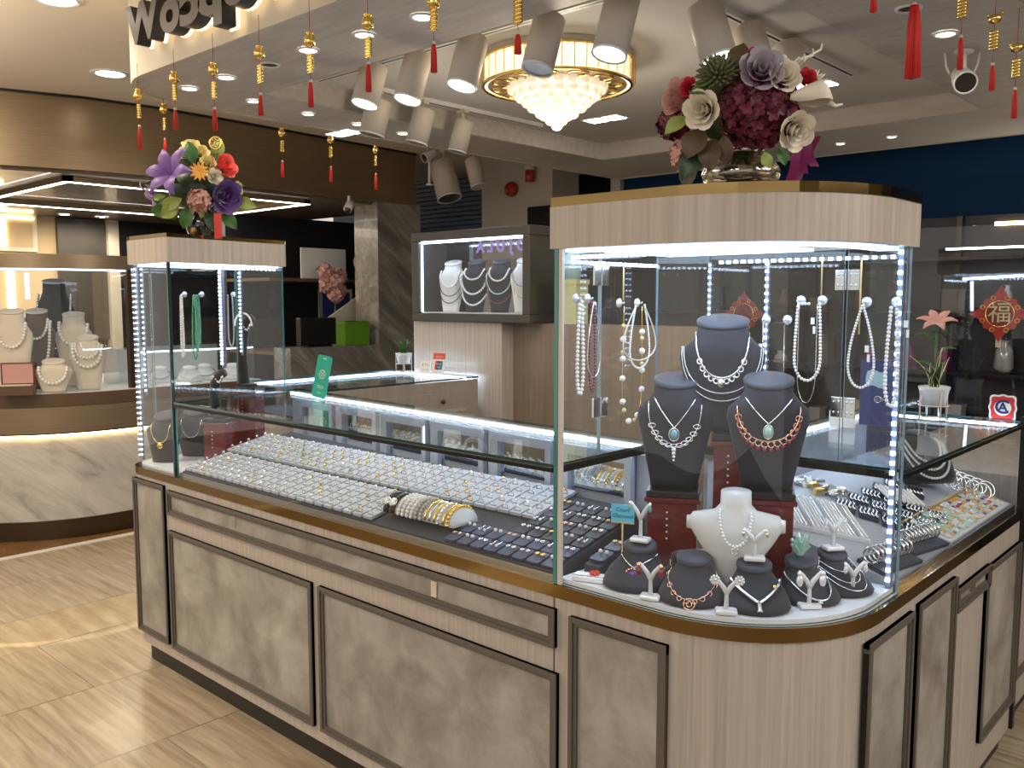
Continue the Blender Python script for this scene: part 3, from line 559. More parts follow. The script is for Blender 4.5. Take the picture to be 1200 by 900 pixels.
MB().add([(.022, .09, ZG + .012), (.07, .09, ZG + .012), (.07, .235, ZG + .012), (.022, .235, ZG + .012), (.022, .09, zd(.09)), (.07, .09, zd(.09)), (.07, .235, zd(.235)), (.022, .235, zd(.235))], [(0, 3, 2, 1), (4, 5, 6, 7), (0, 1, 5, 4), (1, 2, 6, 5), (2, 3, 7, 6), (3, 0, 4, 7)]).build('sloped_board', 'deck_cloth', c)
for j in range(2): earring_card(.046, .132 + j * .062, True, [0, 4][j], j, j, True)
# ================================================================== BUSTS
class Bust:
    def __init__(s, rings, face, loc, n=24): s.r = rings; s.face = face; s.loc = loc; s.n = n
    def body(s, name, m, parent, cap=None, capname='neck_cap'):
        mb = MB(); rings = []
        for (z, hw, hd, yc, tl) in s.r:
            rings.append([(hw * math.cos(2 * PI * i / s.n), yc + hd * math.sin(2 * PI * i / s.n), z + tl * hd * math.sin(2 * PI * i / s.n)) for i in range(s.n)])
        mb.loft(rings); o = mb.build(name, m, parent)
        if cap:
            z, hw, hd, yc, tl = s.r[-1]; mb = MB()
            mb.loft([[(f * hw * math.cos(2 * PI * i / s.n), yc + f * hd * math.sin(2 * PI * i / s.n), z + e + tl * f * hd * math.sin(2 * PI * i / s.n)) for i in range(s.n)] for f, e in ((1.06, -.004), (1.08, 0), (1.06, .005), (.9, .008))]); mb.build(capname, cap, parent)
        return o
    def surf(s, x, z, eps=.003):
        r = s.r
        for a, b in zip(r, r[1:]):
            if a[0] <= z <= b[0] or b is r[-1]:
                f = min(1, max(0, (z - a[0]) / max(1e-6, b[0] - a[0]))); hw, hd, yc = (a[i] + (b[i] - a[i]) * f for i in (1, 2, 3)); break
        q = max(-1, min(1, x / hw)); return (x if abs(x) < hw + eps else math.copysign(hw + eps, x), yc - (hd + eps) * math.sqrt(max(0, 1 - q * q)), z)
    def curve(s, w_, ztop, drop, n=30, p=1.0, eps=.003, vee=0):
        pts = []
        for i in range(n + 1):
            q = -1 + 2 * i / n; x = w_ * math.sin(q * PI / 2) if not vee else w_ * q; sag = (1 - abs(q) ** (2 if not vee else 1.15)) ** p; pts.append(s.surf(x, ztop - drop * sag, eps))
        return pts
def necklace(b, lab, curve, kind='chain', m='silver', r=.0018, parts=(), grp=None):
    t_ = thing('necklace', lab, 'necklace', b.loc, b.face, grp); mb = MB(); curve = [(p[0] * (1 + .9 * r / .06), p[1] - r * 1.05, p[2]) for p in curve]
    if kind == 'chain': mb.tube(curve, r, 5)
    else:
        acc = 0; last = Vector(curve[0]); mb.ball(last, r, 7, 5)
        for a, c2 in zip(curve, curve[1:]):
            a = Vector(a); c2 = Vector(c2); L_ = (c2 - a).length; d_ = 0
            while acc + L_ - d_ >= 2 * r * .98:
                d_ += 2 * r * .98 - acc; acc = 0; mb.ball(a.lerp(c2, min(1, d_ / max(L_, 1e-6))), r, 7, 5)
            acc += L_ - d_
    mb.build('chain' if kind == 'chain' else 'bead_string', m, t_)
    for nm, fn, mm in parts: q = MB(); fn(q); q.build(nm, mm, t_)
    return t_
def TALL(H, s=1.0): return [(0, .062 * s, .018, .0, 0), (.02, .064 * s, .020, .0, 0), (.45 * H, .088 * s, .030, .010, 0), (.64 * H, .101 * s, .040, .018, 0), (.72 * H, .098 * s, .045, .022, 0), (.80 * H, .074 * s, .046, .026, .05), (.87 * H, .060 * s, .046, .030, .15), (.97 * H, .058 * s, .046, .034, .32)]
def LOWB(s=1.0): return [(0, .090 * s, .078 * s, -.024 * s, 0), (.011 * s, .094 * s, .081 * s, -.024 * s, 0), (.024 * s, .091 * s, .074 * s, -.015 * s, .05), (.046 * s, .080 * s, .056 * s, .006 * s, .1), (.068 * s, .060 * s, .042 * s, .026 * s, .14), (.084 * s, .049 * s, .038 * s, .038 * s, .20), (.100 * s, .047 * s, .037 * s, .043 * s, .30)]
FACE = R(28)
def pedestal(name, lab, x, y, z0, z1, w_, rz, studs=True):
    t_ = thing(name, lab, 'pedestal', (x, y, z0), rz); h = z1 - z0
    MB().bb((-w_ / 2, -w_ * .42, 0), (w_ / 2, w_ * .42, h - .03)).build('box', 'lacquer_red', t_, bevel=.002)
    MB().bb((-w_ / 2 - .008, -w_ * .46, h - .03), (w_ / 2 + .008, w_ * .46, h - .018)).build('cornice', 'lacquer_red', t_, bevel=.002)
    MB().bb((-w_ / 2 - .004, -w_ * .45, h - .018), (w_ / 2 + .004, w_ * .45, h)).build('top_slab', 'black', t_, bevel=.003)
    if studs:
        mb = MB()
        for i in range(5): mb.ball((-w_ * .1, -w_ * .42 - .001, h - .055 - i * .017), .0028, 6, 4)
        mb.build('stud_row', 'pearl', t_)
    return t_
ZF = ZG + .0135
P1, P2, P0 = Vector((.138, .318)), Vector((.378, .355)), Vector((.225, .398))
pedestal('pedestal', 'dark red lacquer pedestal with black top under the bust with silver V necklace', P1.x, P1.y, ZF, 1.062, .125, FACE)
pedestal('pedestal', 'dark red lacquer pedestal with black top under the bust with garnet necklace', P2.x, P2.y, ZF, 1.088, .125, FACE)
pedestal('pedestal', 'tall dark red lacquer pedestal behind the two front ones under the highest bust', P0.x + .035, P0.y, ZF, 1.21, .09, FACE)
def tall(loc, H, lab, s=1.0):
    b = Bust(TALL(H, s), FACE, loc); t_ = thing('necklace_bust', lab, 'bust', loc, FACE, 'tall navy busts'); b.body('torso', 'velvet_navy', t_, 'velvet_cap'); return b
b1 = tall((P1.x, P1.y, 1.0625), .285, 'tall navy velvet bust wearing a silver necklace and a blue pendant', .98)
b2 = tall((P2.x, P2.y, 1.0885), .27, 'tall navy velvet bust wearing a dark red garnet fringe necklace', .98)
b0 = tall((P0.x, P0.y, 1.2105), .29, 'highest navy velvet bust standing behind the two others', 1.08)
def gems(m, pts, r, sc=(1, .6, 1.25)):
    def f(q):
        for p in pts: q.ball((p[0], p[1] - .003, p[2]), r, 8, 5, 0, sc)
    return f
cv = b1.curve(.052, .235, .075, vee=1); low = min(cv, key=lambda p: p[2])
necklace(b1, 'fine silver chain with a blue pear pendant on the bust with the V necklace', cv, parts=[('pendant', gems('aqua', [(low[0], low[1], low[2] - .018)], .011), 'aqua'), ('setting', lambda q: q.torus((0, 0, 0), .013, .0018, 14, 5, 0, Matrix.Translation((low[0], low[1] - .003, low[2] - .018)) @ Matrix.Rotation(R(90), 4, 'X'), (1, 1.3, 1)), 'silver')])
cv = b1.curve(.066, .225, .115); low1 = cv[15]
necklace(b1, 'silver necklace with wavy centre and drop on the navy bust', cv, parts=[('wave_centre', lambda q: [q.torus((0, 0, 0), .007, .0018, 10, 5, 0, Matrix.Translation((p[0], p[1] - .002, p[2] + .002)) @ Matrix.Rotation(R(90), 4, 'X'), (1.3, .8, 1)) for p in cv[5:26:2]], 'silver'), ('drop', lambda q: [q.ball((low1[0], low1[1] - .002, low1[2] - .008 - i * .009), .006 - i * .001, 8, 5, 0, (1.1, .6, 1)) for i in range(4)], 'diamond')])
cv = b2.curve(.055, .225, .062, vee=1); l2 = min(cv, key=lambda p: p[2])
necklace(b2, 'fine silver chain with a green pear pendant above the garnet necklace', cv, parts=[('pendant', gems('x', [(l2[0], l2[1], l2[2] - .02)], .010, (1, .6, 1.5)), 'crystal_green'), ('setting', lambda q: q.torus((0, 0, 0), .0115, .0016, 14, 5, 0, Matrix.Translation((l2[0], l2[1] - .002, l2[2] - .02)) @ Matrix.Rotation(R(90), 4, 'X'), (1, 1.5, 1)), 'silver')])
cv2 = b2.curve(.072, .205, .085)
necklace(b2, 'rose gold fringe necklace of dark garnet drops on the navy bust', cv2, m='rose_gold', r=.002, parts=[('links', lambda q: [q.torus((0, 0, 0), .0075, .0016, 10, 5, 0, Matrix.Translation((p[0], p[1] - .002, p[2] - .008)) @ Matrix.Rotation(R(90), 4, 'X')) for p in cv2[2:29:2]], 'rose_gold'), ('garnet_drops', lambda q: [q.ball((p[0], p[1] - .002, p[2] - .021), .0055, 7, 5, 0, (1, .8, 1.3)) for p in cv2[2:29:2]], 'ruby')])
cv3 = b0.curve(.064, .255, .115)
necklace(b0, 'silver necklace with small ring drops and a round pendant on the highest bust', cv3, r=.0026, parts=[('ring_drops', lambda q: [q.torus((0, 0, 0), .006, .002, 10, 5, 0, Matrix.Translation((p[0], p[1] - .002, p[2] - .010)) @ Matrix.Rotation(R(90), 4, 'X'), (1, 1.15, 1)) for p in cv3[5:26:2]], 'diamond'), ('pendant', gems('x', [(cv3[15][0], cv3[15][1], cv3[15][2] - .014)], .011, (1, .5, 1)), 'silver')])
for i, (w_, dr) in enumerate(((.094, .115), (.099, .135))): necklace(b0, ('inner', 'outer')[i] + ' long silver rope chain hung over the shoulders of the highest bust', b0.curve(w_, .215, dr), 'bead', 'silver', .0022)
# ---- low busts at the curved glass
def low_b(x, y, lab, face, s=1.0, m='velvet_grey', z=ZF):
    loc = (x, y, z); b = Bust(LOWB(s), R(face), loc); b.s = s; t_ = thing('low_bust', lab, 'bust', loc, R(face), 'low grey velvet busts'); b.body('chest', m, t_, 'velvet_cap', 'neck_disc'); return b
bA = low_b(.168, .108, 'low grey velvet bust with a purple oval pendant beside the corner glass bar', 20, .82)
bB = low_b(.322, .110, 'low grey velvet bust with rose gold rings necklace at the curved glass', 26, .81)
bC = low_b(.452, .165, 'low grey velvet bust with a thick silver Y necklace at the middle of the curve', 34, .80)
bD = low_b(.516, .290, 'low grey velvet bust with slanting silver necklace below the crystal piece', 52, .74)
bE = low_b(.548, .405, 'low grey velvet bust with three fine silver chains beside the LED column', 58, .74)
cv = bA.curve(.06 * bA.s, .085 * bA.s, .028 * bA.s, vee=1); lA = min(cv, key=lambda p: p[2])
cv = cv; necklace(bA, 'fine chain with a purple oval stone pendant on a low grey bust', cv, r=.0013, parts=[('stone', gems('x', [(lA[0], lA[1] - .004, lA[2] - .016)], .011, (1.2, .6, .9)), 'amethyst'), ('setting', lambda q: [q.ball((lA[0] + .0165 * math.cos(a * .449), lA[1] - .005, lA[2] - .016 + .0135 * math.sin(a * .449)), .0034, 6, 4) for a in range(14)], 'rose_gold')])
cvB = bB.curve(.07 * bB.s, .075 * bB.s, .052 * bB.s)
necklace(bB, 'rose gold necklace of open rings with a large circle pendant', cvB, m='rose_gold', r=.0012, parts=[('rings', lambda q: [q.torus((0, 0, 0), .0052, .0015, 10, 5, 0, Matrix.Translation((p[0], p[1] - .002, p[2] - .004)) @ Matrix.Rotation(R(60), 4, 'X')) for p in cvB[2:29:3]], 'rose_gold'), ('circle_pendant', lambda q: [q.torus((0, 0, 0), rr_, .0016, 16, 5, 0, Matrix.Translation((cvB[15][0], cvB[15][1] - .006, cvB[15][2] - .008)) @ Matrix.Rotation(R(60), 4, 'X')) for rr_ in (.006, .0125)], 'rose_gold')])
cvC = bC.curve(.068 * bC.s, .068 * bC.s, .036 * bC.s, vee=1); lC = min(cvC, key=lambda p: p[2])
necklace(bC, 'broad flat silver Y necklace with a hanging end on a low grey bust', cvC, r=.0042, parts=[('hanging_end', lambda q: q.tube([bC.surf(0, lC[2], .004), bC.surf(0, lC[2] - .012, .004), bC.surf(0, .012, .004)], [.004, .005, .007], 6), 'diamond'), ('clasp', lambda q: [q.ball(cvC[i], .006, 7, 5) for i in (4, 26)], 'gold_bright')])
cvD = bD.curve(.062 * bD.s, .08 * bD.s, .058 * bD.s); necklace(bD, 'silver necklace with a leaf shaped end on a low bust', cvD, r=.0024, parts=[('leaf_end', lambda q: [q.ball((cvD[15][0] + (i - 2) * .002, cvD[15][1] - .002, cvD[15][2] - .004 - i * .004), .0045, 6, 4, 0, (1.4, .6, .8)) for i in range(5)], 'diamond')])
for i, (w_, z_, dr) in enumerate(((.05, .088, .03), (.058, .08, .045), (.066, .07, .05))): necklace(bE, ('shortest', 'middle', 'longest')[i] + ' fine silver chain on the low bust by the LED column', bE.curve(w_ * .8, z_ * .8, dr * .8), r=.0014)
# small black bust between
pS = at(784, 640, z=ZF); bS = Bust(LOWB(.56), FACE, (.248, .186, ZF)); ts = thing('low_bust', 'small black bust with a gold pendant behind the rose gold ring necklace', 'bust', bS.loc, FACE); bS.body('chest', 'velvet_black', ts, 'velvet_black', 'neck_disc')
cS = bS.curve(.03, .05, .02); necklace(bS, 'gold leaf pendant necklace on the small black bust', cS, m='gold_bright', r=.001, parts=[('pendant', lambda q: [q.ball((cS[15][0] + (.004 if i % 2 else -.003), cS[15][1] - .002, cS[15][2] - .004 - i * .006), .005, 6, 4) for i in range(4)], 'gold_bright')])
# frosted torso
pT = (.368, .222, ZF); bT = Bust([(0, .052, .032, 0, 0), (.03, .046, .030, 0, 0), (.075, .058, .036, -.004, 0), (.12, .088, .044, -.008, 0), (.16, .112, .038, 0, 0), (.182, .100, .032, .004, 0), (.19, .05, .032, .008, 0), (.205, .036, .032, .012, 0), (.235, .035, .031, .016, .1)], FACE, pT)
tt = thing('frosted_torso', 'frosted white resin torso display with bare neck behind the low grey busts', 'bust', pT, FACE); bT.body('torso', 'frosted', tt); MB().loft([[(sx * (.085 + .028 * f), .004 + .02 * math.sin(a) * (1 - f * .4), .158 + .022 * math.cos(a) * (1 - .3 * f)) for a in [2 * PI * i / 10 for i in range(10)]] for sx in (-1,) for f in (0, .5, 1)]).loft([[((.085 + .028 * f), .004 + .02 * math.sin(a) * (1 - f * .4), .158 + .022 * math.cos(a) * (1 - .3 * f)) for a in [2 * PI * i / 10 for i in range(10)]] for f in (0, .5, 1)]).build('shoulders', 'frosted', tt)
cT = bT.curve(.034, .195, .075); necklace(bT, 'white pearl necklace with a ring clasp on the frosted torso', cT, 'bead', 'pearl', .0042, [('ring_pendant', lambda q: q.torus((0, 0, 0), .008, .002, 12, 5, 0, Matrix.Translation((cT[15][0], cT[15][1] - .003, cT[15][2] - .011)) @ Matrix.Rotation(R(90), 4, 'X')), 'silver')])
# ---- Y shaped earring stands with drop earrings
def ystand(u, v, h, lab, face, elab, em, es=1.0, on=None):
    p = at(u, v, z=ZF); loc = (p.x, p.y, ZF)
    if on: q = Matrix.Translation(on.loc) @ Matrix.Rotation(on.face, 4, 'Z') @ Vector((0, .043 * on.s, .114 * on.s)); loc = tuple(q)
    t_ = thing('earring_stand', lab, 'earring stand', loc, R(face))
    mb = MB(); mb.bb((-.024, -.016, 0), (.024, .016, .011)); mb.build('base', 'acrylic', t_, bevel=.004)
    MB().tube([(0, 0, .01), (0, 0, h * .55), (0, 0, h * .62)], [.0055, .0045, .006], 8).build('stem', 'acrylic', t_)
    for s in (-1, 1): MB().tube([(0, 0, h * .56), (s * .008, -.002, h * .74), (s * .019, -.004, h * .9), (s * .026, -.005, h)], [.006, .0055, .005, .003], 7).build('arm', 'acrylic', t_)
    M = Matrix.Translation(loc) @ Matrix.Rotation(R(face), 4, 'Z')
    for s in (-1, 1):
        q = M @ Vector((s * .026, -.009, h - .004)); e = thing('drop_earring', elab + (' on the arm toward the counter' if s < 0 else ' on the arm toward the LED column'), 'earring', q, R(face))
        if em == 'flower':
            mb = MB()
            for i in range(9): mb.tube([(.003 * math.cos(i * .7), 0, .003 * math.sin(i * .7)), (.011 * math.cos(i * .7 + .5), -.002, .011 * math.sin(i * .7 + .5))], [.002, .003], 5)
            mb.build('swirl', 'diamond', e); MB().ball((0, -.002, 0), .004, 8, 5).build('centre', 'silver', e)
        else:
            MB().ball((0, 0, 0), .0045 * es, 8, 5).build('top_stone', 'diamond' if em != 'ruby' else 'rose_gold', e); MB().ball((0, 0, -.012 * es), .006 * es, 8, 5, 0, (1, .7, 1.6)).build('drop_stone', em, e)
ystand(762, 702, .085, 'white Y shaped earring stand with red stones at the curved glass', 20, 'rose gold earring with a dark red drop', 'ruby', 1.3)
ystand(851, 719, .082, 'white Y shaped earring stand with swirl flowers at the curved glass', 32, 'silver swirl flower earring', 'flower')
ystand(948, 712, .085, 'white Y shaped earring stand with pale earrings next to the slanting necklace', 45, 'large pale stone drop earring', 'diamond', 1.4)
ystand(999, 697, .08, 'white Y shaped earring stand standing before the bust with fine chains', 55, 'small pale stone drop earring', 'diamond')
ystand(736, 638, .10, 'white Y shaped earring stand on the neck of the purple pendant bust', 15, 'small blue drop earring', 'aqua', .9, bA)
ystand(886, 660, .075, 'white Y shaped earring stand on the neck of the Y necklace bust', 30, 'tiny silver drop earring', 'silver', .7, bC)
ystand(985, 640, .08, 'white Y shaped earring stand on the neck of the fine chains bust', 55, 'tiny crystal drop earring', 'diamond', .7, bE)
# crystal piece, sign card, ring box, coral brooch
pc = bD.loc; mb = MB()
for i in range(16):
    a = i * 2.4; h = .02 + .012 * (i % 3); mb.tube([(0, 0, 0), (.022 * math.cos(a), .018 * math.sin(a), h)], [.009, .003], 5, sm=False)
q = Matrix.Translation(pc) @ Matrix.Rotation(bD.face, 4, 'Z') @ Vector((0, .034, .094)); tag(mb.build('crystal_cluster', 'crystal_green', None, q), 'pale green crystal cluster resting on a low bust neck', 'crystal')
ps = at(722, 690, z=ZF); ps = Vector((.085, .165, ZF)); sc_ = thing('price_sign', 'small sky blue card on a stick with script lettering', 'sign', ps, R(18))
MB().cyl((0, 0, 0), (0, 0, .125), .0022, 6).build('stick', 'straw', sc_); MB().bb((-.030, -.0015, .125), (.030, .0015, .17)).build('card', 'sky_card', sc_); MB().bb((-.030, -.002, .1225), (.030, .002, .126)).build('card_edge', 'straw', sc_)
for i, tx in enumerate(('Court', 'Diamond')):
    M = Matrix.Translation((0, -.0018, .157 - i * .016)) @ Matrix.Rotation(R(90), 4, 'X'); o = text_mesh(tx, .0145, .0002, 'ink', 'lettering', None, None, shear=.3); o.parent = sc_; o.matrix_local = M
bx = thing('jewellery_box', 'open white box with pale lettering at the corner glass bar', 'box', (.070, .050, ZF), R(20)); MB().bb((-.04, -.022, 0), (.04, .022, .012)).build('box', 'tag_white', bx, bevel=.002)
o = text_mesh('COURT DIAMOND', .010, .0002, 'logo_navy', 'lettering'); o.parent = bx; o.location = (0, -.012, .0125)
mb = MB()
for i in range(7): mb.ball((.009 * math.cos(i * .9), .009 * math.sin(i * .9), .004), .005, 7, 4)
tag(mb.build('coral_brooch', 'coral', None, (.078, .060, ZF + .0122)), 'red coral brooch lying on the open white box', 'brooch')
# ================================================================== HOOKS AND HANGING STRANDS
def hook(p, face, lab):
    t_ = thing('suction_hook', lab, 'hook', p, R(face)); M = Matrix.Rotation(R(90), 4, 'X')
    MB().lathe([(.004, -.006), (.011, -.004), (.0125, .0), (.006, .003), (.003, .007), (0, .008)], 12, 0, M).build('cup', 'glass_hook', t_)
    MB().tube([(0, -.006, 0), (0, -.013, -.002), (0, -.014, .003)], .0018, 5).build('peg', 'chrome', t_); return t_
m_ = mat('glass_hook', (.70, .76, .82), .12, .2, coat=1)
def hang(name, lab, pts, r, m, beads=True, extra=(), grp=None):
    o = Vector(pts[0]); t_ = thing(name, lab, 'necklace', o, 0, grp); mb = MB(); pts = [Vector(p) - o for p in pts]
    if beads:
        acc = 0; mb.ball(pts[0], r, 7, 5)
        for a, c2 in zip(pts, pts[1:]):
            L_ = (c2 - a).length; d_ = 0
            while acc + L_ - d_ >= 2 * r * .98: d_ += 2 * r * .98 - acc; acc = 0; mb.ball(a.lerp(c2, min(1, d_ / max(L_, 1e-6))), r, 7, 5)
            acc += L_ - d_
    else: mb.tube(pts, r, 5)
    mb.build('bead_string' if beads else 'cord', m, t_)
    for nm, fn, mm in extra: q = MB(); fn(q); q.build(nm, mm, t_)
    return t_
def loop(c0, w_, h, top=0, n=36, pw=1.0):
    """closed hanging loop in plan direction x; c0 = top centre, w_ max half width, top = half width at the top"""
    L_ = []
    for i in range(n + 1):
        q = i / n; a = q * 2 * PI; s = math.sin(a / 2); side = 1 if q < .5 else -1; f = 2 * q if q <= .5 else 2 - 2 * q
        x = (top + (w_ - top) * math.sin(min(1, f * 1.3) * PI / 2)) * (1 if f < .72 else math.cos((f - .72) / .28 * PI / 2)) * side
        L_.append((x, 0, -h * (f if f < .72 else .72 + .28 * math.sin((f - .72) / .28 * PI / 2))))
    return L_
def onplane(c, pts, axis):
    return [(c[0] + p[0], c[1] + p[1], c[2] + p[2]) if axis == 'y' else (c[0] + p[1], c[1] + p[0], c[2] + p[2]) for p in pts]
def tags(p): return ('price_tag', lambda q: [q.box((p[0], p[1], p[2] - .012), (.009, .002, .016)), q.box((p[0] + .004, p[1] + .001, p[2] - .034), (.006, .002, .018))], 'tag_white')
YH = .474
P_ = lambda u, v: at(u, v, y=YH)
for (u, v, lab) in ((897, 375, 'clear suction hook holding the thin tagged chain'), (922, 375, 'clear suction hook beside the LED column behind the garnet bust'), (938, 352, 'clear suction hook at one end of the pearl loop'), (963, 352, 'clear suction hook at the other end of the pearl loop'), (1015, 354, 'clear suction hook holding the teardrop pearl strand'), (1050, 354, 'clear suction hook holding the long narrow pearl strand')):
    p = P_(u, v); hook((p.x, p.y + .004, p.z), 0, lab)
a, b = P_(897, 378), P_(922, 378)
hang('hanging_necklace', 'thin chain with white tags hung between two hooks behind the garnet bust', [(a.x, YH - .012, a.z - .16), (a.x, YH - .012, a.z), (b.x, YH - .012, b.z), (b.x + .002, YH - .012, b.z - .19)], .0013, 'silver', False, [tags((0 - .006, 0, .11))])
a, b = P_(938, 356), P_(963, 356); mx = (a.x + b.x) / 2; hw = (b.x - a.x) / 2
hang('hanging_necklace', 'white pearl loop hung square between two hooks', onplane((mx, YH - .012, a.z), loop((0, 0, 0), hw + .006, a.z - P_(950, 446).z, hw), 'y') + [(mx + .0, YH - .012, a.z)], .0043, 'pearl', extra=[tags((.0 - hw * .6, .0, -.03))])
hang('hanging_necklace', 'fine silver double chain hung inside the square pearl loop', onplane((mx, YH - .015, a.z), loop((0, 0, 0), hw - .004, .245, hw - .004), 'y'), .0011, 'silver', False)
a = P_(1015, 358); hang('hanging_necklace', 'teardrop shaped white pearl strand on one hook', onplane((a.x - .003, YH - .012, a.z), loop((0, 0, 0), .031, a.z - P_(1010, 454).z, .001), 'y'), .0036, 'pearl', extra=[tags((.012, 0, -.09))])
a = P_(1050, 358); hang('hanging_necklace', 'long narrow white pearl strand beside the LED column', onplane((a.x, YH - .012, a.z), loop((0, 0, 0), .014, a.z - P_(1048, 476).z, .006), 'y'), .0048, 'pearl', extra=[tags((.022, 0, -.03))])
XH = .020; Q_ = lambda u, v: at(u, v, x=XH)
for (u, v, lab) in ((676, 350, 'clear suction hook holding the thick white pearl rope'), (690, 350, 'clear suction hook holding the burgundy bead strands'), (727, 355, 'clear suction hook at the near end of the gold station necklace'), (748, 355, 'clear suction hook at the far end of the gold station necklace')):
    p = Q_(u, v); hook((p.x - .002, p.y, p.z), 90, lab)
a = Q_(676, 354); mb_l = onplane((XH + .012, a.y, a.z), loop((0, 0, 0), .012, .225, .004), 'x'); hang('hanging_necklace', 'thick double rope of small white pearls beside the corner glass bar', mb_l, .0052, 'pearl')
a = Q_(690, 354); hang('hanging_necklace', 'burgundy bead strands hung on the left glass of the corner showcase', onplane((XH + .012, a.y, a.z), loop((0, 0, 0), .012, .22, .004), 'x'), .0042, 'garnet_bead'); MATS.get('garnet_bead') 
hang('hanging_necklace', 'dark silk cord looped beside the burgundy bead strands', onplane((XH + .018, a.y, a.z), loop((0, 0, 0), .026, .185, .003), 'x'), .0016, 'silver', False)
a, b = Q_(727, 359), Q_(748, 359); my = (a.y + b.y) / 2; hw = abs(b.y - a.y) / 2
lp_ = loop((0, 0, 0), hw + .004, a.z - Q_(737, 494).z, hw); pts_ = onplane((XH + .012, my, a.z), lp_, 'x'); o_ = Vector(pts_[0])
hang('hanging_necklace', 'long gold chain with grey and golden pearl stations', pts_, .0014, 'gold_bright', False, [('grey_pearls', lambda q: [q.ball(Vector(pts_[i]) - o_, .0085, 8, 6) for i in range(4, 34, 3)], 'pearl'), ('golden_pearls', lambda q: [q.ball(Vector(pts_[i]) - o_, .0065, 8, 6) for i in range(5, 34, 4)], 'pearl_gold')])
hang('hanging_necklace', 'small cream pearl loop hung over the station necklace', onplane((XH + .026, my + .012, a.z + .003), loop((0, 0, 0), .045, .165, .02), 'x'), .0032, 'pearl')
hang('hanging_necklace', 'cream cord loop hung wide round the station necklace', onplane((XH + .034, my, a.z), loop((0, 0, 0), .075, .14, .02), 'x'), .002, 'linen', False)
for (u, v0, v1, y, lab) in ((731, 310, 352, None, 'thin bamboo stick on the glass above the station necklace'), (962, 298, 348, YH, 'thin bamboo stick on the glass above the square pearl loop'), (1008, 302, 392, YH, 'longer thin bamboo stick beside the teardrop strand')):
    p, q = (at(u, v0, x=XH), at(u, v1, x=XH)) if y is None else (at(u, v0, y=y), at(u, v1, y=y)); p = Vector((p.x, p.y + (.010 if y else 0), p.z)); q = Vector((p.x, p.y, q.z)); tag(MB().cyl((0, 0, q.z - p.z), (0, 0, 0), .0022, 6).build('bamboo_stick', 'straw', None, p), lab, 'stick')
# ================================================================== RIGHT ARM JEWELLERY
aslope = math.atan(.26)
def lay(o, x, y, rz, dz=.002, tilt=True):
    o.location = (x, y, zr(x) + dz); o.rotation_euler = (Matrix.Rotation(aslope if tilt else 0, 3, 'Y') @ Matrix.Rotation(rz, 3, 'Z')).to_euler(); return o
def tray(nm, w_, l, m='leather_white', h=.01):
    mb = MB().box((0, 0, h / 2), (w_, l, h)); return mb.mesh(nm, m)
# pearl strands laid in parallel on a white pad
pad = lay(tag(mesh_obj('strand_pad', tray('strand_pad', .26, .25)), 'white pad of parallel silver and pearl strands behind the low busts', 'tray'), .335, .715, R(38), .001)
mS = {}
for nm, m, r in (('pearl', 'pearl', .0038), ('silver', 'silver', .0026), ('grey', 'pearl_grey', .0034)):
    mb = MB()
    for i in range(int(.24 / (2 * r))): mb.ball((0, -.12 + (i + .5) * 2 * r, r), r, 6, 4)
    mS[nm] = mb.mesh('laid_strand', m)
for i in range(24):
    kd = ['pearl', 'silver', 'silver', 'grey', 'silver', 'pearl'][i % 6]; M = Matrix.Rotation(R(38), 4, 'Z') @ Vector((-.122 + i * .0106, 0, 0))
    o = lay(mesh_obj('laid_strand', mS[kd]), .335 + M.x, .715 + M.y, R(38), .0115); tag(o, {'pearl': 'white pearl strand laid straight on the white pad', 'silver': 'silver bead strand laid straight on the white pad', 'grey': 'grey pearl strand laid straight on the white pad'}[kd] + ', ' + ORD[i] + ' from the back rail', 'strand', kd + ' strands on the white pad')
# watches in a heap on little cushions
wn = ['cream dial wristwatch at the front of the watch heap', 'gold wristwatch laid across the watch heap', 'round gold wristwatch on top of the heap', 'silver wristwatch leaning at the back of the heap', 'white strap wristwatch beside the navy bust', 'steel wristwatch at the end of the heap near the glass bar', 'grey strap wristwatch under the gold one', 'square wristwatch between two round ones']
for i, nm in enumerate(wn):
    u, v = [(935, 545), (945, 528), (962, 524), (985, 527), (927, 528), (1002, 532), (958, 548), (978, 545)][i]; x = .20 + .034 * (i % 4); y = .93 + .055 * (i // 4) + .02 * (i % 2)
    w_ = thing('wristwatch', nm, 'watch', (x, y, zr(x) + .014), rnd.uniform(0, 6.28), 'watches in a heap'); gm = ['silver', 'gold_bright', 'gold_bright', 'silver', 'silver', 'steel', 'silver', 'rose_gold'][i]
    w_.rotation_euler = (rnd.uniform(-.5, .5), rnd.uniform(-.4, .4), rnd.uniform(0, 6.28))
    MB().lathe([(.017, -.004), (.019, .001), (.017, .005)], 18).build('case', gm, w_); MB().lathe([(.0145, .0052), (.0145, .0058)], 18).build('dial', 'pearl', w_)
    mb = MB(); mb.loft([[(sx * .0085, .03 * math.cos(a) * 1.15, -.020 + .028 * math.sin(a)) for a in [PI * .5 + .5 + j * (2 * PI - 1.0) / 14 for j in range(15)]] for sx in (-1, 1)], closed=False); mb.build('strap', ['leather_white', 'gold_bright', 'gold_bright', 'silver', 'leather_white', 'steel', 'pearl_grey', 'silver'][i], w_)
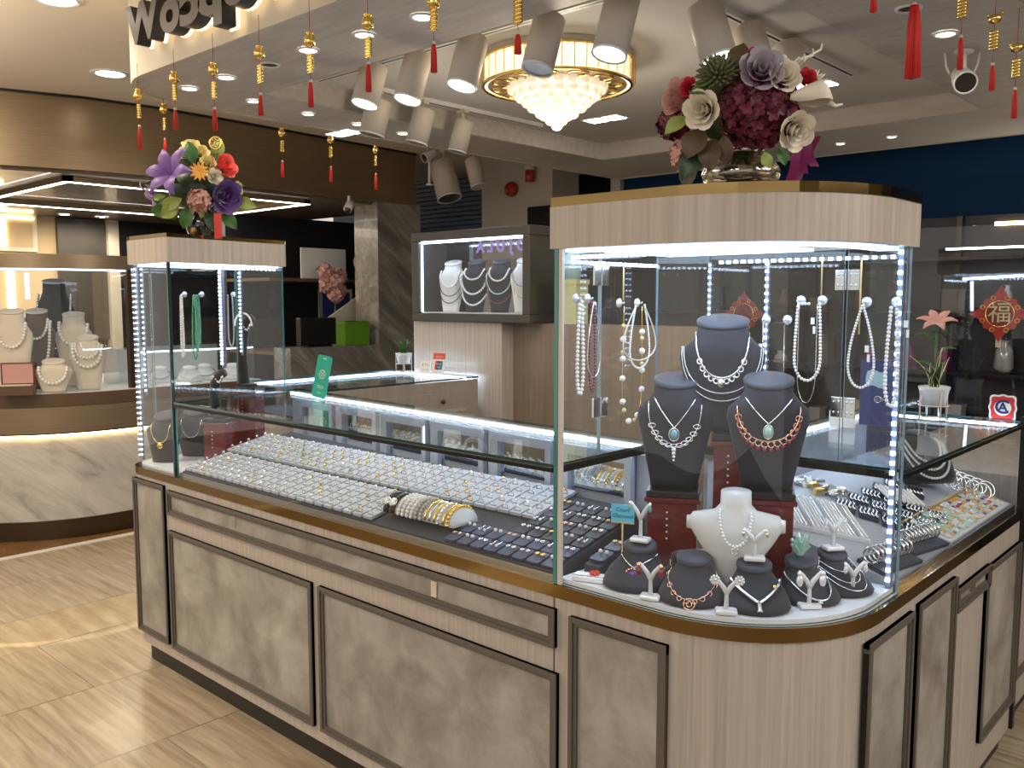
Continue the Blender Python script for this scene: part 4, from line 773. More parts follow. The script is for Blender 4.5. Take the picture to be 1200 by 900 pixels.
# rows of chain bracelets with pendants on grey pads
mb = MB().box((0, 0, .005), (.052, .085, .01)); gpad = mb.mesh('bracelet_pad', 'card_grey')
mb = MB()
for i in range(5): mb.tube([(-.022 + .011 * i, .034, .003), (-.018 + .011 * i, .01, .005), (-.024 + .011 * i, -.012, .003), (-.02 + .011 * i, -.036, .005)], .0034, 5)
gchain = mb.mesh('chain_set', 'silver'); n_ = 0
for j in range(5):
    for i in range(4):
        x = .36 + .062 * i - .01 * j * 0; y = .90 + j * .098 + .012 * i
        if j > 2 and i > 1: continue
        n_ += 1; lb = 'grey pad with twisted silver bracelets in the block beyond the showcase'
        o = lay(tag(mesh_obj('bracelet_pad', gpad), 'grey bracelet pad, row ' + ORD[j] + ' beyond the showcase, ' + ORD[i] + ' from the back rail', 'tray', 'grey bracelet pads'), x, y, R(25), .001)
        e = lay(mesh_obj('bracelet_set', gchain), x, y, R(25), .0115); tag(e, 'twisted silver bracelets on the grey pad, row ' + ORD[j] + ', ' + ORD[i] + ' from the back rail', 'bracelet', 'silver bracelet sets on grey pads')
# long grey pads by the right glass with hoops
for k_, (x, y, lab) in enumerate(((.585, .63, 'grey pad holding a row of silver hoop bangles at the back of the showcase corner'), (.585, .85, 'grey pad holding a row of silver hoop bangles along the right glass'))):
    lay(tag(mesh_obj('hoop_pad', tray('hoop_pad', .075, .20, 'card_grey')), lab, 'tray'), x, y, R(-8), .001)
    mb = MB().torus((0, 0, 0), .020, .0032, 16, 5, 0, Matrix.Rotation(R(90), 4, 'X')); me = mb.mesh('hoop_bangle', 'silver')
    for i in range(9):
        o = mesh_obj('hoop_bangle', me); lay(o, x - .004 + (i - 4) * .003, y - .085 + i * .021, R(-8), .030); tag(o, 'silver hoop bangle, ' + ORD[i] + ' on the grey pad ' + ('at the back of the showcase corner' if k_ == 0 else 'by the right glass'), 'bangle', 'hoops ' + 'ab'[k_])
# pearl bust lying in the right arm
bP = Bust([(0, .10, .05, .02, 0), (.03, .105, .06, .02, 0), (.09, .10, .055, .05, 0), (.14, .075, .04, .08, 0), (.165, .05, .035, .10, 0), (.18, .045, .03, .11, .2)], R(42), (.43, 1.43, 0)); bP.r = [(a_ * .82, b_ * .9, c_ * .85, d_, e_) for a_, b_, c_, d_, e_ in bP.r]
tp = thing('low_bust', 'black leaning bust with three pearl rows under the right glass top', 'bust', (.43, 1.43, zr(.345)), R(42)); bP.body('chest', 'velvet_black', tp, 'velvet_black', 'neck_disc'); bP.loc = (.43, 1.43, zr(.345))
for i, (w_, z_, dr) in enumerate(((.05, .135, .065), (.06, .13, .082), (.07, .122, .10))): necklace(bP, ('inner', 'middle', 'outer')[i] + ' white pearl row on the black leaning bust', bP.curve(w_, z_, dr, eps=.005), 'bead', 'pearl', .0045)
# pearl strands tray and bangles beyond
lay(tag(mesh_obj('strand_tray', tray('strand_tray', .12, .13, 'black', .012)), 'black tray of white pearl ropes before the leaning bust', 'tray'), .42, 1.17, R(42), .001)
for i in range(8):
    M = Matrix.Rotation(R(42), 4, 'Z') @ Vector((-.05 + i * .0145, 0, 0)); mb = MB()
    for q in range(12): mb.ball((0, -.055 + q * .010, .006), .0062, 7, 5)
    o = lay(mesh_obj('pearl_rope', mb.mesh('pearl_rope', 'pearl')), .42 + M.x, 1.17 + M.y, R(42), .0135); tag(o, 'short white pearl rope, ' + ORD[i] + ' on the black tray from the back rail', 'strand', 'pearl ropes on the black tray')
me = MB().torus((0, 0, 0), .028, .003, 20, 5).mesh('bangle', 'silver')
for i in range(22):
    x = .30 + (i % 11) * .026; y = 1.555 + (i // 11) * .045; o = mesh_obj('bangle', me); lay(o, x, y, 0, .024); o.rotation_euler = (R(62), aslope, R(35)); tag(o, 'slim silver bangle, ' + ORD[i % 11] + ' in the ' + ('nearer' if i < 11 else 'farther') + ' row beside the far end glass', 'bangle', 'silver bangles at the far end')
# white tray of jade, amber and shell pieces along the right glass
tr_ = thing('gem_tray', 'long white tray of green and orange carved pieces along the right glass', 'tray', (0, 0, 0)); mt = mesh_obj('tray_board', tray('tray_board', .125, .62, 'leather_white', .006), tr_); lay(mt, .572, 1.28, 0, .001)
mt2 = mesh_obj('tray_edge', MB().box((0, 0, .006), (.005, .64, .012)).mesh('tray_edge', 'straw'), tr_); lay(mt2, .503, 1.28, 0, .001)
kinds = [('jade', 'green jade oval pendant'), ('jade_pale', 'pale green jade ring'), ('petal_orange', 'orange amber drop'), ('pearl', 'white shell flower'), ('coral', 'small red coral bead'), ('pearl_gold', 'golden bead cluster'), ('amethyst', 'dark purple stone')]
def carved(kd):
    mb = MB()
    if kd == 'jade_pale': mb.torus((0, 0, .004), .009, .0038, 12, 6)
    elif kd == 'pearl':
        for i in range(5): mb.ball((.006 * math.cos(i * 1.257), .006 * math.sin(i * 1.257), .004), .0048, 6, 4)
    elif kd == 'pearl_gold':
        for i in range(6): mb.ball(((i % 3) * .006 - .006, (i // 3) * .007, .004), .0042, 6, 4)
    else: mb.ball((0, 0, .004), .006, 8, 5, 0, (1, 1.8, .6))
    return mb.mesh('carved_piece', kd)
cm = {k_: carved(k_) for k_, _ in kinds}
for j in range(22):
    for i in range(5):
        kd, lb = kinds[rnd.choice([0, 1, 1, 0, 3, 3, 2, 5] if j < 9 else [2, 3, 3, 5, 4, 2, 1, 6])]
        o = lay(mesh_obj('carved_piece', cm[kd]), .524 + i * .023 + rnd.uniform(-.003, .003), .995 + j * .0272, rnd.uniform(-.6, .6), .008); tag(o, lb + ', ' + ORD[i] + ' from the straw edge, row ' + ORD[j] + ' of the long white tray', 'pendant', lb + ' pieces')
# ================================================================== ON THE RIGHT GLASS TOP: plant, blue box, sticker
def pot_plant(name, lab, p, s, leaves, m1, m2, rz=0):
    t_ = thing(name, lab, 'plant', p, rz)
    MB().lathe([(.036 * s, .052 * s), (.046 * s, .10 * s), (.048 * s, .104 * s), (.050 * s, .112 * s), (.046 * s, .114 * s), (.043 * s, .104 * s), (0, .103 * s)], 20).build('pot', 'pot_white', t_)
    mb = MB()
    for a in range(4):
        x, y = .046 * s * math.cos(a * PI / 2 + .78), .046 * s * math.sin(a * PI / 2 + .78); mb.cyl((x, y, 0), (x, y, .10 * s), .0025 * s, 6)
    mb.torus((0, 0, .05 * s), .046 * s, .0025 * s, 20, 5); mb.torus((0, 0, .004 * s), .046 * s, .0025 * s, 20, 5); mb.build('wire_stand', 'lamp_white', t_)
    for (a, h, lean, w_) in leaves:
        mb = MB(); n = 8; rows = []
        for i in range(n + 1):
            f = i / n; r_ = lean * f ** 1.6 * s; z = (.10 + h * f * (1 - .12 * f * lean / .05)) * s; ww = w_ * s * math.sin(PI * min(1, .22 + .78 * f)) if f > .0 else w_ * s * .6
            c = Vector((r_ * math.cos(a), r_ * math.sin(a), z)); sd = Vector((-math.sin(a), math.cos(a), 0)); ou = Vector((math.cos(a), math.sin(a), 0))
            rows.append([c - sd * ww, c - sd * ww * .78 - ou * .002 * s, c - ou * .006 * s, c + sd * ww * .78 - ou * .002 * s, c + sd * ww])
        k5 = 5; vs = [p_ for r_ in rows for p_ in r_]
        for i in range(n):
            for j in range(4): mb.f.append((i * 5 + j, i * 5 + j + 1, (i + 1) * 5 + j + 1, (i + 1) * 5 + j)); mb.m.append(1 if j in (0, 3) else 0); mb.s.append(True)
        mb.v = [tuple(v) for v in vs]; mb.build('leaf', [m1, m2], t_)
    return t_
pp = at(1135, 489, z=ZC + .009)
pot_plant('potted_plant', 'small snake plant with yellow edged leaves in a white pot on the right glass top', (pp.x - .07, 1.47, ZC + .0085), 1.0, [(0, .15, .02, .017), (1.2, .13, .07, .014), (2.2, .10, .05, .013), (3.4, .14, .08, .013), (4.2, .09, .05, .013), (5.3, .12, .075, .014), (4.8, .06, .03, .018)], 'leaf_dark', 'leaf_cream')
bb_ = thing('gift_box', 'dark blue gift box with a pale shell picture near the snake plant', 'box', (.33, 1.22, ZC + .0085), R(10)); MB().bb((-.055, -.02, 0), (.055, .02, .21)).build('box', 'blue_box', bb_, bevel=.002)
mb = MB()
for i in range(7): mb.ball((-.03 + i * .008, -.0205, .15 + .004 * math.sin(i)), .012, 8, 6, 0, (.7, .1, 2.2))
mb.build('shell_picture', 'shell_blue', bb_); mb = MB(); M = Matrix.Translation((0, -.021, .085)) @ Matrix.Rotation(R(90), 4, 'X'); mb.torus((0, 0, 0), .010, .0015, 14, 4, 0, M); mb.torus((0.006, 0, 0), .008, .0015, 14, 4, 0, M, (1.4, .5, 1)); mb.build('emblem', 'silver', bb_)
pk = at(1020, 480, z=ZC + .01); tag(MB().bb((-.04, -.006, 0), (.04, .006, .05)).build('paper_card', 'paper', None, (.262, 1.10, ZC + .0085), bevel=.001), 'small cream paper card standing behind the teardrop pearl strand', 'card')
# end glass above the right arm with the round shield sticker
eg = thing('end_screen', 'clear glass screen with a red and white shield sticker at the end of the counter', 'glass screen', (0, 0, 0)); MB().bb((.12, YE + .004, ZC + .021), (XR, YE + .010, 1.80)).build('pane', 'glass', eg)
MB().bb((XR + .0, YE, ZC + .021), (XR + .008, YE + .014, 1.80)).build('edge', 'glass_edge_dark', eg)
ps = at(1175, 478, y=YE + .003)
def shield(r):
    pts = []
    for i in range(48):
        a = 2 * PI * i / 48; q = r * (1 + .10 * math.cos(4 * a + PI) + .06 * math.cos(8 * a)); pts.append((q * math.cos(a), q * math.sin(a) * 1.06))
    return pts
Ms = upright((ps.x, ps.y, ps.z), -90); st = MB().prism(shield(.046), 0, .0008, 0, M=Ms).build('sticker_back', 'tag_white', eg); st2 = MB().prism(shield(.040), .0008, .0014, 0, M=Ms).build('sticker_red', 'logo_red', eg)
MB().lathe([(0, .0014), (.0265, .0014), (.0265, .0019), (0, .0019)], 28, 0, Ms, False).build('sticker_disc', 'tag_white', eg)
text_mesh('C', .066, .0004, 'logo_navy', 'letter', eg, Ms @ Matrix.Translation((-.002, .001, .0026)), bevel=.0008); text_mesh('A', .044, .0004, 'logo_navy', 'letter', eg, Ms @ Matrix.Translation((.001, .001, .0030)), bevel=.0008)
# ================================================================== LEFT TOWER CONTENTS
ZL0 = ZG + .0115
for (u, lab, kd) in ((216, 'clear suction hook holding the white pearl rope in the tower', 'p'), (236, 'clear suction hook holding the green bead strands in the tower', 'g'), (273, 'clear suction hook with a grey pearl strand deep in the tower', 'q')):
    yy = .10 if kd == 'p' else .17 if kd == 'g' else .36; p = at(u, 345, y=yy); x_ = p.x
    if kd == 'q': pass
    hook((x_, yy, p.z), 20, lab)
    if kd == 'p': hang('hanging_necklace', 'white pearl rope hung in the tower showcase', onplane((x_, yy - .014, p.z - .004), loop((0, 0, 0), .010, .25, .003), 'y'), .0052, 'pearl')
    elif kd == 'g':
        for i in range(3): hang('hanging_necklace', ('shortest', 'middle', 'longest')[i] + ' green bead strand hung in the tower showcase', onplane((x_, yy - .014 - i * .010, p.z - .004), loop((0, 0, 0), .008 + i * .006, .20 + i * .03, .003), 'y'), .0038, 'jade')
    else: hang('hanging_necklace', 'grey pearl strand hung deep in the tower showcase', onplane((x_, yy - .014, p.z - .004), loop((0, 0, 0), .022, .22, .018), 'y'), .0040, 'pearl_grey')
def tpt(u, v, y): return at(u, v, y=y)
p = tpt(270, 520, .26); p.x = min(p.x, XG - .038 - .078); pedestal('pedestal', 'dark red lacquer pedestal at the front of the tower showcase', p.x, .26, ZL0, 1.05, .10, R(30)); pA = p
p = tpt(307, 520, .42); p.x = min(p.x, XG - .062 - .080); pedestal('pedestal', 'taller dark red lacquer pedestal at the back of the tower showcase', p.x, .42, ZL0, 1.17, .10, R(30)); pB = p
def arch(name, lab, x, y, z, h, rz, mat_, bead):
    t_ = thing(name, lab, 'bracelet stand', (x, y, z), rz); MB().bb((-.035, -.025, 0), (.035, .025, .012)).build('base', mat_, t_, bevel=.003)
    pts = [(-.02, 0, .01), (-.024, 0, h * .5), (-.012, 0, h * .8), (.008, 0, h * .95), (.035, 0, h)]; MB().tube(pts, [.026, .020, .022, .022, .018], 10).build('arm', mat_, t_); mb = MB()
    for i in range(9): a = -1.2 + i * .3; mb.ball((.012 + .028 * math.cos(1.57 - a) * 1.0, .0 - .018 * math.cos(a * 2) * 0 - .017, h * .86 + .012 * math.sin(i)), .005, 7, 5)
    mb.build('clip', bead, t_); return t_
arch('bracelet_stand', 'black curved stand with a pearl bracelet at the top of the tower showcase', pB.x - .01, .42, 1.171, .30, R(20), 'velvet_black', 'pearl')
mb = MB()
for i in range(16): a = PI * i / 15; mb.ball((-.045 * math.cos(a), 0, .05 * math.sin(a)), .0055, 7, 5)
tag(mb.build('pearl_bracelet', 'pearl', None, (pB.x + .02, .39, 1.44), R(20)), 'white pearl bracelet over the black curved stand', 'bracelet')
arch('bracelet_stand', 'low black stand with pearls on the front red pedestal of the tower', pA.x, .26, 1.051, .19, R(20), 'velvet_black', 'pearl')
for (u, v, y, lab, s, m) in ((192, 545, .06, 'black bust with a gold pendant at the front of the tower', .8, 'velvet_black'), (212, 520, .22, 'grey blue bust behind the corner glass of the tower', .9, 'velvet_grey')):
    q = at(u, v, y=y + .03); x_ = max(XL + .10, min(q.x, XG - .09)); b = Bust(TALL(.20, s), R(35), (x_, y + .03, ZL0)); t_ = thing('necklace_bust', lab, 'bust', b.loc, R(35)); b.body('torso', m, t_, 'velvet_cap'); cv = b.curve(.05 * s, .165, .08); lw = cv[15]
    necklace(b, ('gold chain with a gold medallion on the black tower bust' if s < .85 else 'silver rope necklace on the grey blue tower bust'), cv, m='gold_bright' if s < .85 else 'silver', r=.0022, parts=[('medallion', lambda q_: q_.ball((lw[0], lw[1] - .003, lw[2] - .012), .014, 10, 6, 0, (1, .4, 1)), 'gold_bright')] if s < .85 else ())
tag(MB().lathe([(.034, 0), (.036, .01), (.036, .12), (.033, .125), (0, .125)], 20).build('bead_jar', 'leaf_dark', None, (-2.21, .30, ZL0)), 'dark green textured cylinder stand in the tower showcase', 'stand')
# green tag leaning over the back rail
gt = thing('hang_tag', 'green plastic hang tag with a pale emblem standing on the back rail', 'tag', (0, 0, 0)); p0 = at(373, 466, z=ZC + .009); p1 = at(389, 417, y=p0.y + .01); Mg = Matrix.Translation((p0.x, p0.y, ZC + .0085)) @ Matrix.Rotation(R(30), 4, 'Z') @ Matrix.Rotation(R(12), 4, 'Y')
hh = (p1.z - p0.z) / math.cos(R(12)); mb = MB(); pts = []
for cx, cz, a in ((.022, hh - .012, 0), (-.022, hh - .012, 90), (-.022, .010, 180), (.022, .010, 270)): pts += arc(cx, cz, .010, a, a + 90, 4)
mb.prism(pts, -.0015, .0015, 0, M=Mg @ Matrix.Rotation(R(90), 4, 'X')); mb.build('card', 'tag_green', gt)
mb = MB(); Mq = Mg @ Matrix.Translation((0, -.0022, hh * .55)) @ Matrix.Rotation(R(90), 4, 'X')
for i in range(6): a = i * PI / 3 + .5; mb.torus((.009 * math.cos(a), .010 * math.sin(a), 0), .0055, .0012, 10, 4, 0, Mq)
mb.torus((0, 0, 0), .017, .0012, 18, 4, 0, Mq, (.8, 1.1, 1)); mb.build('emblem', 'jade_pale', gt)
mb = MB(); Mq = Mg @ Matrix.Translation((0, -.0018, 0)); [mb.box((0, 0, z), (w_, .0008, .0022), 0, Mq) for z, w_ in ((hh * .28, .032), (hh * .24, .026), (hh * .12, .016))]; mb.box((0, 0, hh - .014), (.014, .0008, .005), 0, Mq); mb.build('small_print', 'jade_pale', gt)
# ================================================================== ON THE DRAWER COUNTER
pot_plant('potted_plant', 'small green succulent in a white pot at the foot of the framed glass box', (-2.46, 1.62, ZC + .0005), .95, [(0, .10, .02, .02), (.9, .10, .05, .016), (1.9, .11, .055, .016), (2.9, .09, .05, .016), (3.8, .10, .06, .016), (4.7, .12, .045, .016), (5.5, .09, .055, .016), (2.2, .06, .03, .02)], 'leaf_green', 'leaf_green')
def paycard(u, v, w_, h, lab, red):
    p = at(u, v, z=ZC + .001); t_ = thing('payment_sign', lab, 'sign', (p.x, min(p.y, 1.655), ZC + .0008), R(12)); M = Matrix.Rotation(R(-10), 4, 'X')
    MB().bb((-w_ / 2, -.001, 0), (w_ / 2, .002, h), 0, M).build('card', 'paper', t_, bevel=.001)
    if red:
        MB().bb((-w_ / 2, -.0016, h * .70), (w_ / 2, -.0009, h), 0, M).build('header', 'pay_red', t_); mb = MB(); mb.box((0, -.0014, h * .83), (w_ * .6, .0008, .006), 0, M).box((0, -.0014, h * .76), (w_ * .4, .0008, .004), 0, M); mb.build('header_print', 'petal_pink', t_)
        for i, (m, dx) in enumerate((('logo_red', -.014), ('logo_navy', 0), ('logo_teal', .014))): mb = MB(); mb.add([(dx - .012, -.0016 - i * .0002, h * .2), (dx + .010, -.0016 - i * .0002, h * .2), (dx + .014, -.0016 - i * .0002, h * .62), (dx - .008, -.0016 - i * .0002, h * .62)], [(0, 1, 2, 3)], 0, False, M); mb.build('logo_band', m, t_)
        for i, tx in enumerate(('Union', 'Pay')): o = text_mesh(tx, .013, .0002, 'paper', 'lettering'); o.parent = t_; o.matrix_local = M @ Matrix.Translation((0, -.0024, h * (.48 - .16 * i))) @ Matrix.Rotation(R(90), 4, 'X')
    else:
        for i in range(3): o = text_mesh(('E', '7', 'A')[i], .022, .0002, ('ink', 'ink', 'leaf_light')[i], 'lettering'); o.parent = t_; o.matrix_local = M @ Matrix.Translation((-.016 + i * .017, -.0016, h * .62)) @ Matrix.Rotation(R(90), 4, 'X')
        MB().box((0, -.0012, h * .25), (w_ * .6, .0006, .003), 0, M).build('small_print', 'pearl_grey', t_)
    return t_
paycard(507, 436, .072, .070, 'small white card with dark letters beside the succulent', False)
paycard(526, 437, .080, .115, 'white card sign with an orange red header and a red and blue logo', True)
# ================================================================== NICHE CONTENTS
def nb(x, lab, m, capm, neck, lean=20):
    loc = (x, ny0 + .12, nz0 + .0505); b = Bust(TALL(.285, .82), R(lean), loc); t_ = thing('necklace_bust', lab, 'bust', loc, R(lean)); b.body('torso', m, t_, capm)
    for (nm, w_, z_, dr, mm, r) in neck: necklace(b, nm, b.curve(w_, z_, dr), 'bead', mm, r)
nb(-2.30, 'white leather bust with pearls and dark cords at the left of the framed glass box', 'leather_white', 'leather_white', [('white pearl collar on the white leather bust', .055, .23, .09, 'pearl', .006), ('black bead strand on the white leather bust', .068, .19, .10, 'black', .003), ('longer black bead strand on the white leather bust', .075, .18, .13, 'black', .003)])
nb(-2.11, 'navy bust with three rows of large pearls in the framed glass box', 'velvet_navy', 'velvet_cap', [('short double pearl row on the navy bust in the framed box', .052, .24, .06, 'pearl', .006), ('large pearl row on the navy bust in the framed box', .072, .22, .12, 'pearl', .007), ('longest pearl row on the navy bust in the framed box', .082, .20, .16, 'pearl', .006)])
nb(-1.92, 'charcoal bust with white, green and dark red strands in the framed glass box', 'velvet_grey', 'velvet_cap', [('white bead row on the charcoal bust', .052, .24, .07, 'pearl', .006), ('green bead row on the charcoal bust', .07, .21, .11, 'jade_pale', .004), ('dark red bead row on the charcoal bust', .078, .19, .14, 'ruby', .0045)])
nb(-1.745, 'pale blue white bust with thin gold chain at the right of the framed glass box', 'leather_white', 'leather_white', [('thin gold chain on the pale bust', .06, .21, .13, 'gold_bright', .0026), ('thin teal strand on the pale bust', .055, .22, .08, 'aqua', .003)])

# glowing mirrored letters on the niche back glass, standing in for a sign's reflection
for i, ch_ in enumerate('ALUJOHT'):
    M = Matrix.Translation((-2.16 + i * .078, ny1 - .014, nz1 - .085)) @ Matrix.Rotation(R(90), 4, 'X') @ Matrix.Diagonal((-1, 1, 1, 1)); o = text_mesh(ch_, .085, .0006, 'reflected_purple', 'letter', None, M, fat=.004); o.parent = n
# ================================================================== DOWNLIGHTS
def spot(loc, power, angle, color, parent, rot=(0, 0, 0), size=.03):
    l = bpy.data.lights.new('lamp', 'SPOT'); l.energy = power; l.spot_size = R(angle); l.spot_blend = .6; l.color = color; l.shadow_soft_size = size
    o = bpy.data.objects.new('lamp', l); COL.objects.link(o); o.location = loc; o.rotation_euler = rot
    if parent: o.parent = parent
    return o
def downlight(p, r, lab, power, on=True, grp=None, color=(1, .9, .76)):
    t_ = thing('downlight', lab, 'ceiling light', p, 0, grp)
    MB().lathe([(r * .80, .0), (r * .84, -.006), (r * 1.06, -.007), (r * 1.12, -.001)], 24, cap=False).build('trim_ring', 'plastic_white', t_)
    MB().lathe([(0, -.003), (r * .82, -.003), (r * .82, -.001), (0, -.001)], 24, 0, None, False).build('lens', 'downlight' if on else 'frame_grey', t_)
    if on: spot((0, 0, -.012), power, 140, color, t_)
    return t_
S_ = [((222, 103), .036, 'soffit downlight nearest the rounded corner under the sign'), ((265, 90), .036, 'soffit downlight under the sign, second from the rounded corner'), ((316, 75), .036, 'unlit soffit downlight in the row under the sign', False), ((361, 58), .036, 'soffit downlight in the sign row behind the fifth gold pendant'), ((427, 40), .036, 'soffit downlight in the sign row behind the long gold pendant with a tassel'), ((495, 19), .036, 'soffit downlight in the sign row nearest the ceiling spotlights'),
      ((297, 118), .030, 'downlight in the side soffit nearest the sign corner'), ((361, 133), .030, 'downlight in the side soffit second from the sign corner'), ((419, 145), .030, 'downlight in the side soffit beside the square light panel'), ((472, 156), .030, 'downlight in the side soffit nearest the security camera'),
      ((1065, 9), .036, 'unlit downlight over the large red tassel', False), ((1108, 39), .036, 'bright downlight in the soffit beside the white security camera'), ((985, 168), .026, 'warm downlight in the back soffit beside the bouquet'), ((1045, 160), .026, 'warm downlight in the back soffit below the security camera')]
for q in S_:
    p = at(*q[0], z=ZS); downlight((p.x, p.y, ZS), q[1], q[2], 2.4, len(q) < 4)
for (u, v, lab) in ((129, 86, 'large round ceiling light before the sign corner'), (66, -1, 'large round ceiling light cut by the top of the picture')):
    p = at(u, v, z=2.75); downlight((p.x, p.y, 2.75), .088, lab, 16, color=(1, .86, .66))
def gridlight(u, v, lab, z=ZT, n=2):
    p = at(u, v, z=z); t_ = thing('grid_light', lab, 'ceiling light', (p.x, p.y, z)); MB().bb((-.06 * n, -.06, -.004), (.06 * n, .06, 0)).build('frame', 'plastic_white', t_)
    for i in range(n): MB().bb((-.06 * n + .012 + i * .12, -.048, -.006), (-.06 * n + .108 + i * .12, .048, -.004)).build('lens', 'downlight', t_)
    spot((0, 0, -.02), 6, 130, (1, .92, .8), t_); return t_
gridlight(709, 139, 'double square recessed ceiling light behind the chandelier'); gridlight(965, 98, 'square recessed ceiling light above the calla lily', n=1)
p = at(403, 156, z=ZS); tag(MB().bb((-.09, -.05, -.003), (.09, .05, 0)).build('flat_ceiling_light', 'led_white', None, (p.x, p.y, ZS - .0005)), 'flat square light panel in the side soffit', 'ceiling light')
# ================================================================== TRACK SPOTLIGHTS
def track(a, b, lab):
    a, b = Vector(a), Vector(b); t_ = thing('light_track', lab, 'track', a); d = b - a; L_ = d.length; M = Matrix.Rotation(math.atan2(d.y, d.x), 4, 'Z')
    MB().bb((0, -.017, -.02), (L_, .017, 0), 0, M).build('rail', 'plastic_white', t_); MB().bb((.02, -.005, -.0206), (L_ - .02, .005, -.0195), 0, M).build('slot', 'black', t_); return t_
track((-2.0, .74, ZT), (.0, .74, ZT), 'white lamp track with black slot nearest the sign soffit'); track((-1.94, .95, ZT), (-1.94, 2.2, ZT), 'white lamp track along the side soffit'); track((-.20, 1.0, ZT), (-.20, 2.25, ZT), 'white lamp track above the bouquet')
def tracklight(p, r, L_, tilt, az, lab, on, ztop=ZT - .02):
    """p: body centre; tilt from straight down toward plan angle az"""
    t_ = thing('track_spotlight', lab, 'spotlight', p); M = Matrix.Rotation(R(az), 4, 'Z') @ Matrix.Rotation(R(-tilt), 4, 'Y')
    MB().lathe([(r * .9, -L_ / 2 + .006), (r, -L_ / 2), (r, L_ / 2 - .004), (r * .96, L_ / 2), (0, L_ / 2)], 24, 0, M, cap=False).build('barrel', 'lamp_white', t_)
    MB().lathe([(r * .9, -L_ / 2 + .001), (r * 1.01, -L_ / 2 - .002), (r * 1.01, -L_ / 2 + .006)], 24, 0, M, cap=False).build('bezel', 'plastic_white', t_)
    MB().lathe([(0, -L_ / 2 + .004), (r * .9, -L_ / 2 + .003)], 24, 0, M, False, cap=False).build('lens', 'spot_on' if on else 'steel', t_)
    top = M @ Vector((0, 0, L_ / 2)); sz = ztop - p.z
    MB().tube([M @ Vector((0, 0, L_ / 2 - .02)) + Vector((0, 0, .015)), (top.x * .6, top.y * .6, top.z + .01), (top.x * .5, top.y * .5, sz - .015)], .010, 8).build('stem', 'lamp_white', t_)
    MB().bb((top.x * .5 - .03, top.y * .5 - .016, sz - .018), (top.x * .5 + .03, top.y * .5 + .016, sz)).build('adapter', 'lamp_white', t_)
    if on:
        o = spot((0, 0, 0), 3.0, 70, (1, .94, .86), t_); o.matrix_local = M @ Matrix.Translation((0, 0, -L_ / 2 - .01))
    return t_
TLs = [(433, 100, 31, 46, 'y', 'track spotlight of the front row nearest the side soffit', 1), (484, 91, 32, 54, 'y', 'second track spotlight of the front row', 1), (548, 73, 35, 58, 'y', 'third track spotlight of the front row beside the chandelier', 1), (637, 51, 37, 62, 'y', 'unlit track spotlight in front of the chandelier', 0), (722, 30, 41, 70, 'y', 'track spotlight of the front row over the end of the chandelier', 1),
       (834, 40, 42, 66, 'r', 'track spotlight above the bouquet, leaning outward', 1), (884, 60, 36, 56, 'r', 'track spotlight behind the one above the bouquet', 1), (928, 78, 36, 50, 'r', 'track spotlight nearest the square light over the calla lily', 1),
       (440, 138, 30, 40, 'x', 'track spotlight under the side track behind the first front one', 0), (493, 148, 26, 40, 'x', 'second beige spotlight under the side track', 0), (540, 160, 22, 36, 'x', 'third beige spotlight under the side track, hanging straight', 0), (522, 212, 29, 44, 'b', 'large pale spotlight below the small camera', 0), (557, 203, 18, 34, 'b', 'small pale spotlight beside the louvred wall', 0)]
for (u, v, wp, hp, kd, lab, on) in TLs:
    p = at(u, v, y=.74) if kd == 'y' else at(u, v, x=-.20) if kd == 'r' else at(u, v, x=-1.94) if kd == 'x' else at(u, v, y=3.35)
    dist = (p - CAM).dot(_fw); r = wp / FPX * dist / 2; L_ = hp / FPX * dist * 1.02
    if kd in 'yrx' and p.z + L_ / 2 > ZT - .03: p = CAM + (p - CAM) * .97
    tracklight(p, r, L_, 17 if kd == 'y' else 14 if kd == 'x' else 20, (-100 if kd == 'y' else -135 if kd == 'x' else -5), lab, on, ztop=(ZT - .02 if kd in 'yrx' else 2.75))
# ================================================================== CHANDELIER
cz = 2.455; pc = at(653, 88, z=cz); ch = thing('chandelier', 'round crystal chandelier with a glowing crystal drum and tiers of glass balls', 'chandelier', (pc.x, pc.y, cz)); dist = (pc - CAM).dot(_fw); RR = 88 / FPX * dist
MB().lathe([(RR * 1.01, ZT - cz), (RR * 1.01, ZT - cz - .02), (RR * .9, ZT - cz - .02)], 40, cap=False).build('ceiling_plate', 'lamp_white', ch); MB().lathe([(0, ZT - cz - .012), (RR * .99, ZT - cz - .012)], 40, cap=False).build('plate', 'chrome', ch)
MB().lathe([(RR * .97, .05), (RR * .97, -.045)], 48, cap=False).build('glow_band', 'crystal_glow', ch)
mb = MB()
for i in range(84):
    a = 2 * PI * i / 84; mb.box((RR * math.cos(a), RR * math.sin(a), .002), (.006, RR * .062, .092), 0, None, a)
stuff(mb.build('crystal_drum', 'crystal', ch)); mb = MB(); [mb.box((RR * 1.035 * math.cos(2 * PI * (i + .5) / 42), RR * 1.035 * math.sin(2 * PI * (i + .5) / 42), .002), (.004, .0035, .088), 0, None, 2 * PI * (i + .5) / 42) for i in range(42)]; stuff(mb.build('drum_ribs', 'gold_bright', ch)); MB().torus((0, 0, -.046), RR * .985, .007, 48, 6).build('lower_band', 'gold_bright', ch); MB().torus((0, 0, .052), RR * .985, .007, 48, 6).build('upper_band', 'gold_bright', ch)
MB().lathe([(RR * .93, -.046), (RR * .56, -.040)], 40, cap=False).build('pierced_ring', 'ch_plate', ch)
for i in range(12):
    a = 2 * PI * i / 12; MB().torus((RR * .76 * math.cos(a), RR * .76 * math.sin(a), -.047), RR * .13, .0035, 14, 4, 0).build('scroll', 'gold_bright', ch)
rb = RR * .085; me_b = MB().ball((0, 0, 0), rb, 12, 8).mesh('glass_ball', 'ball_glow')
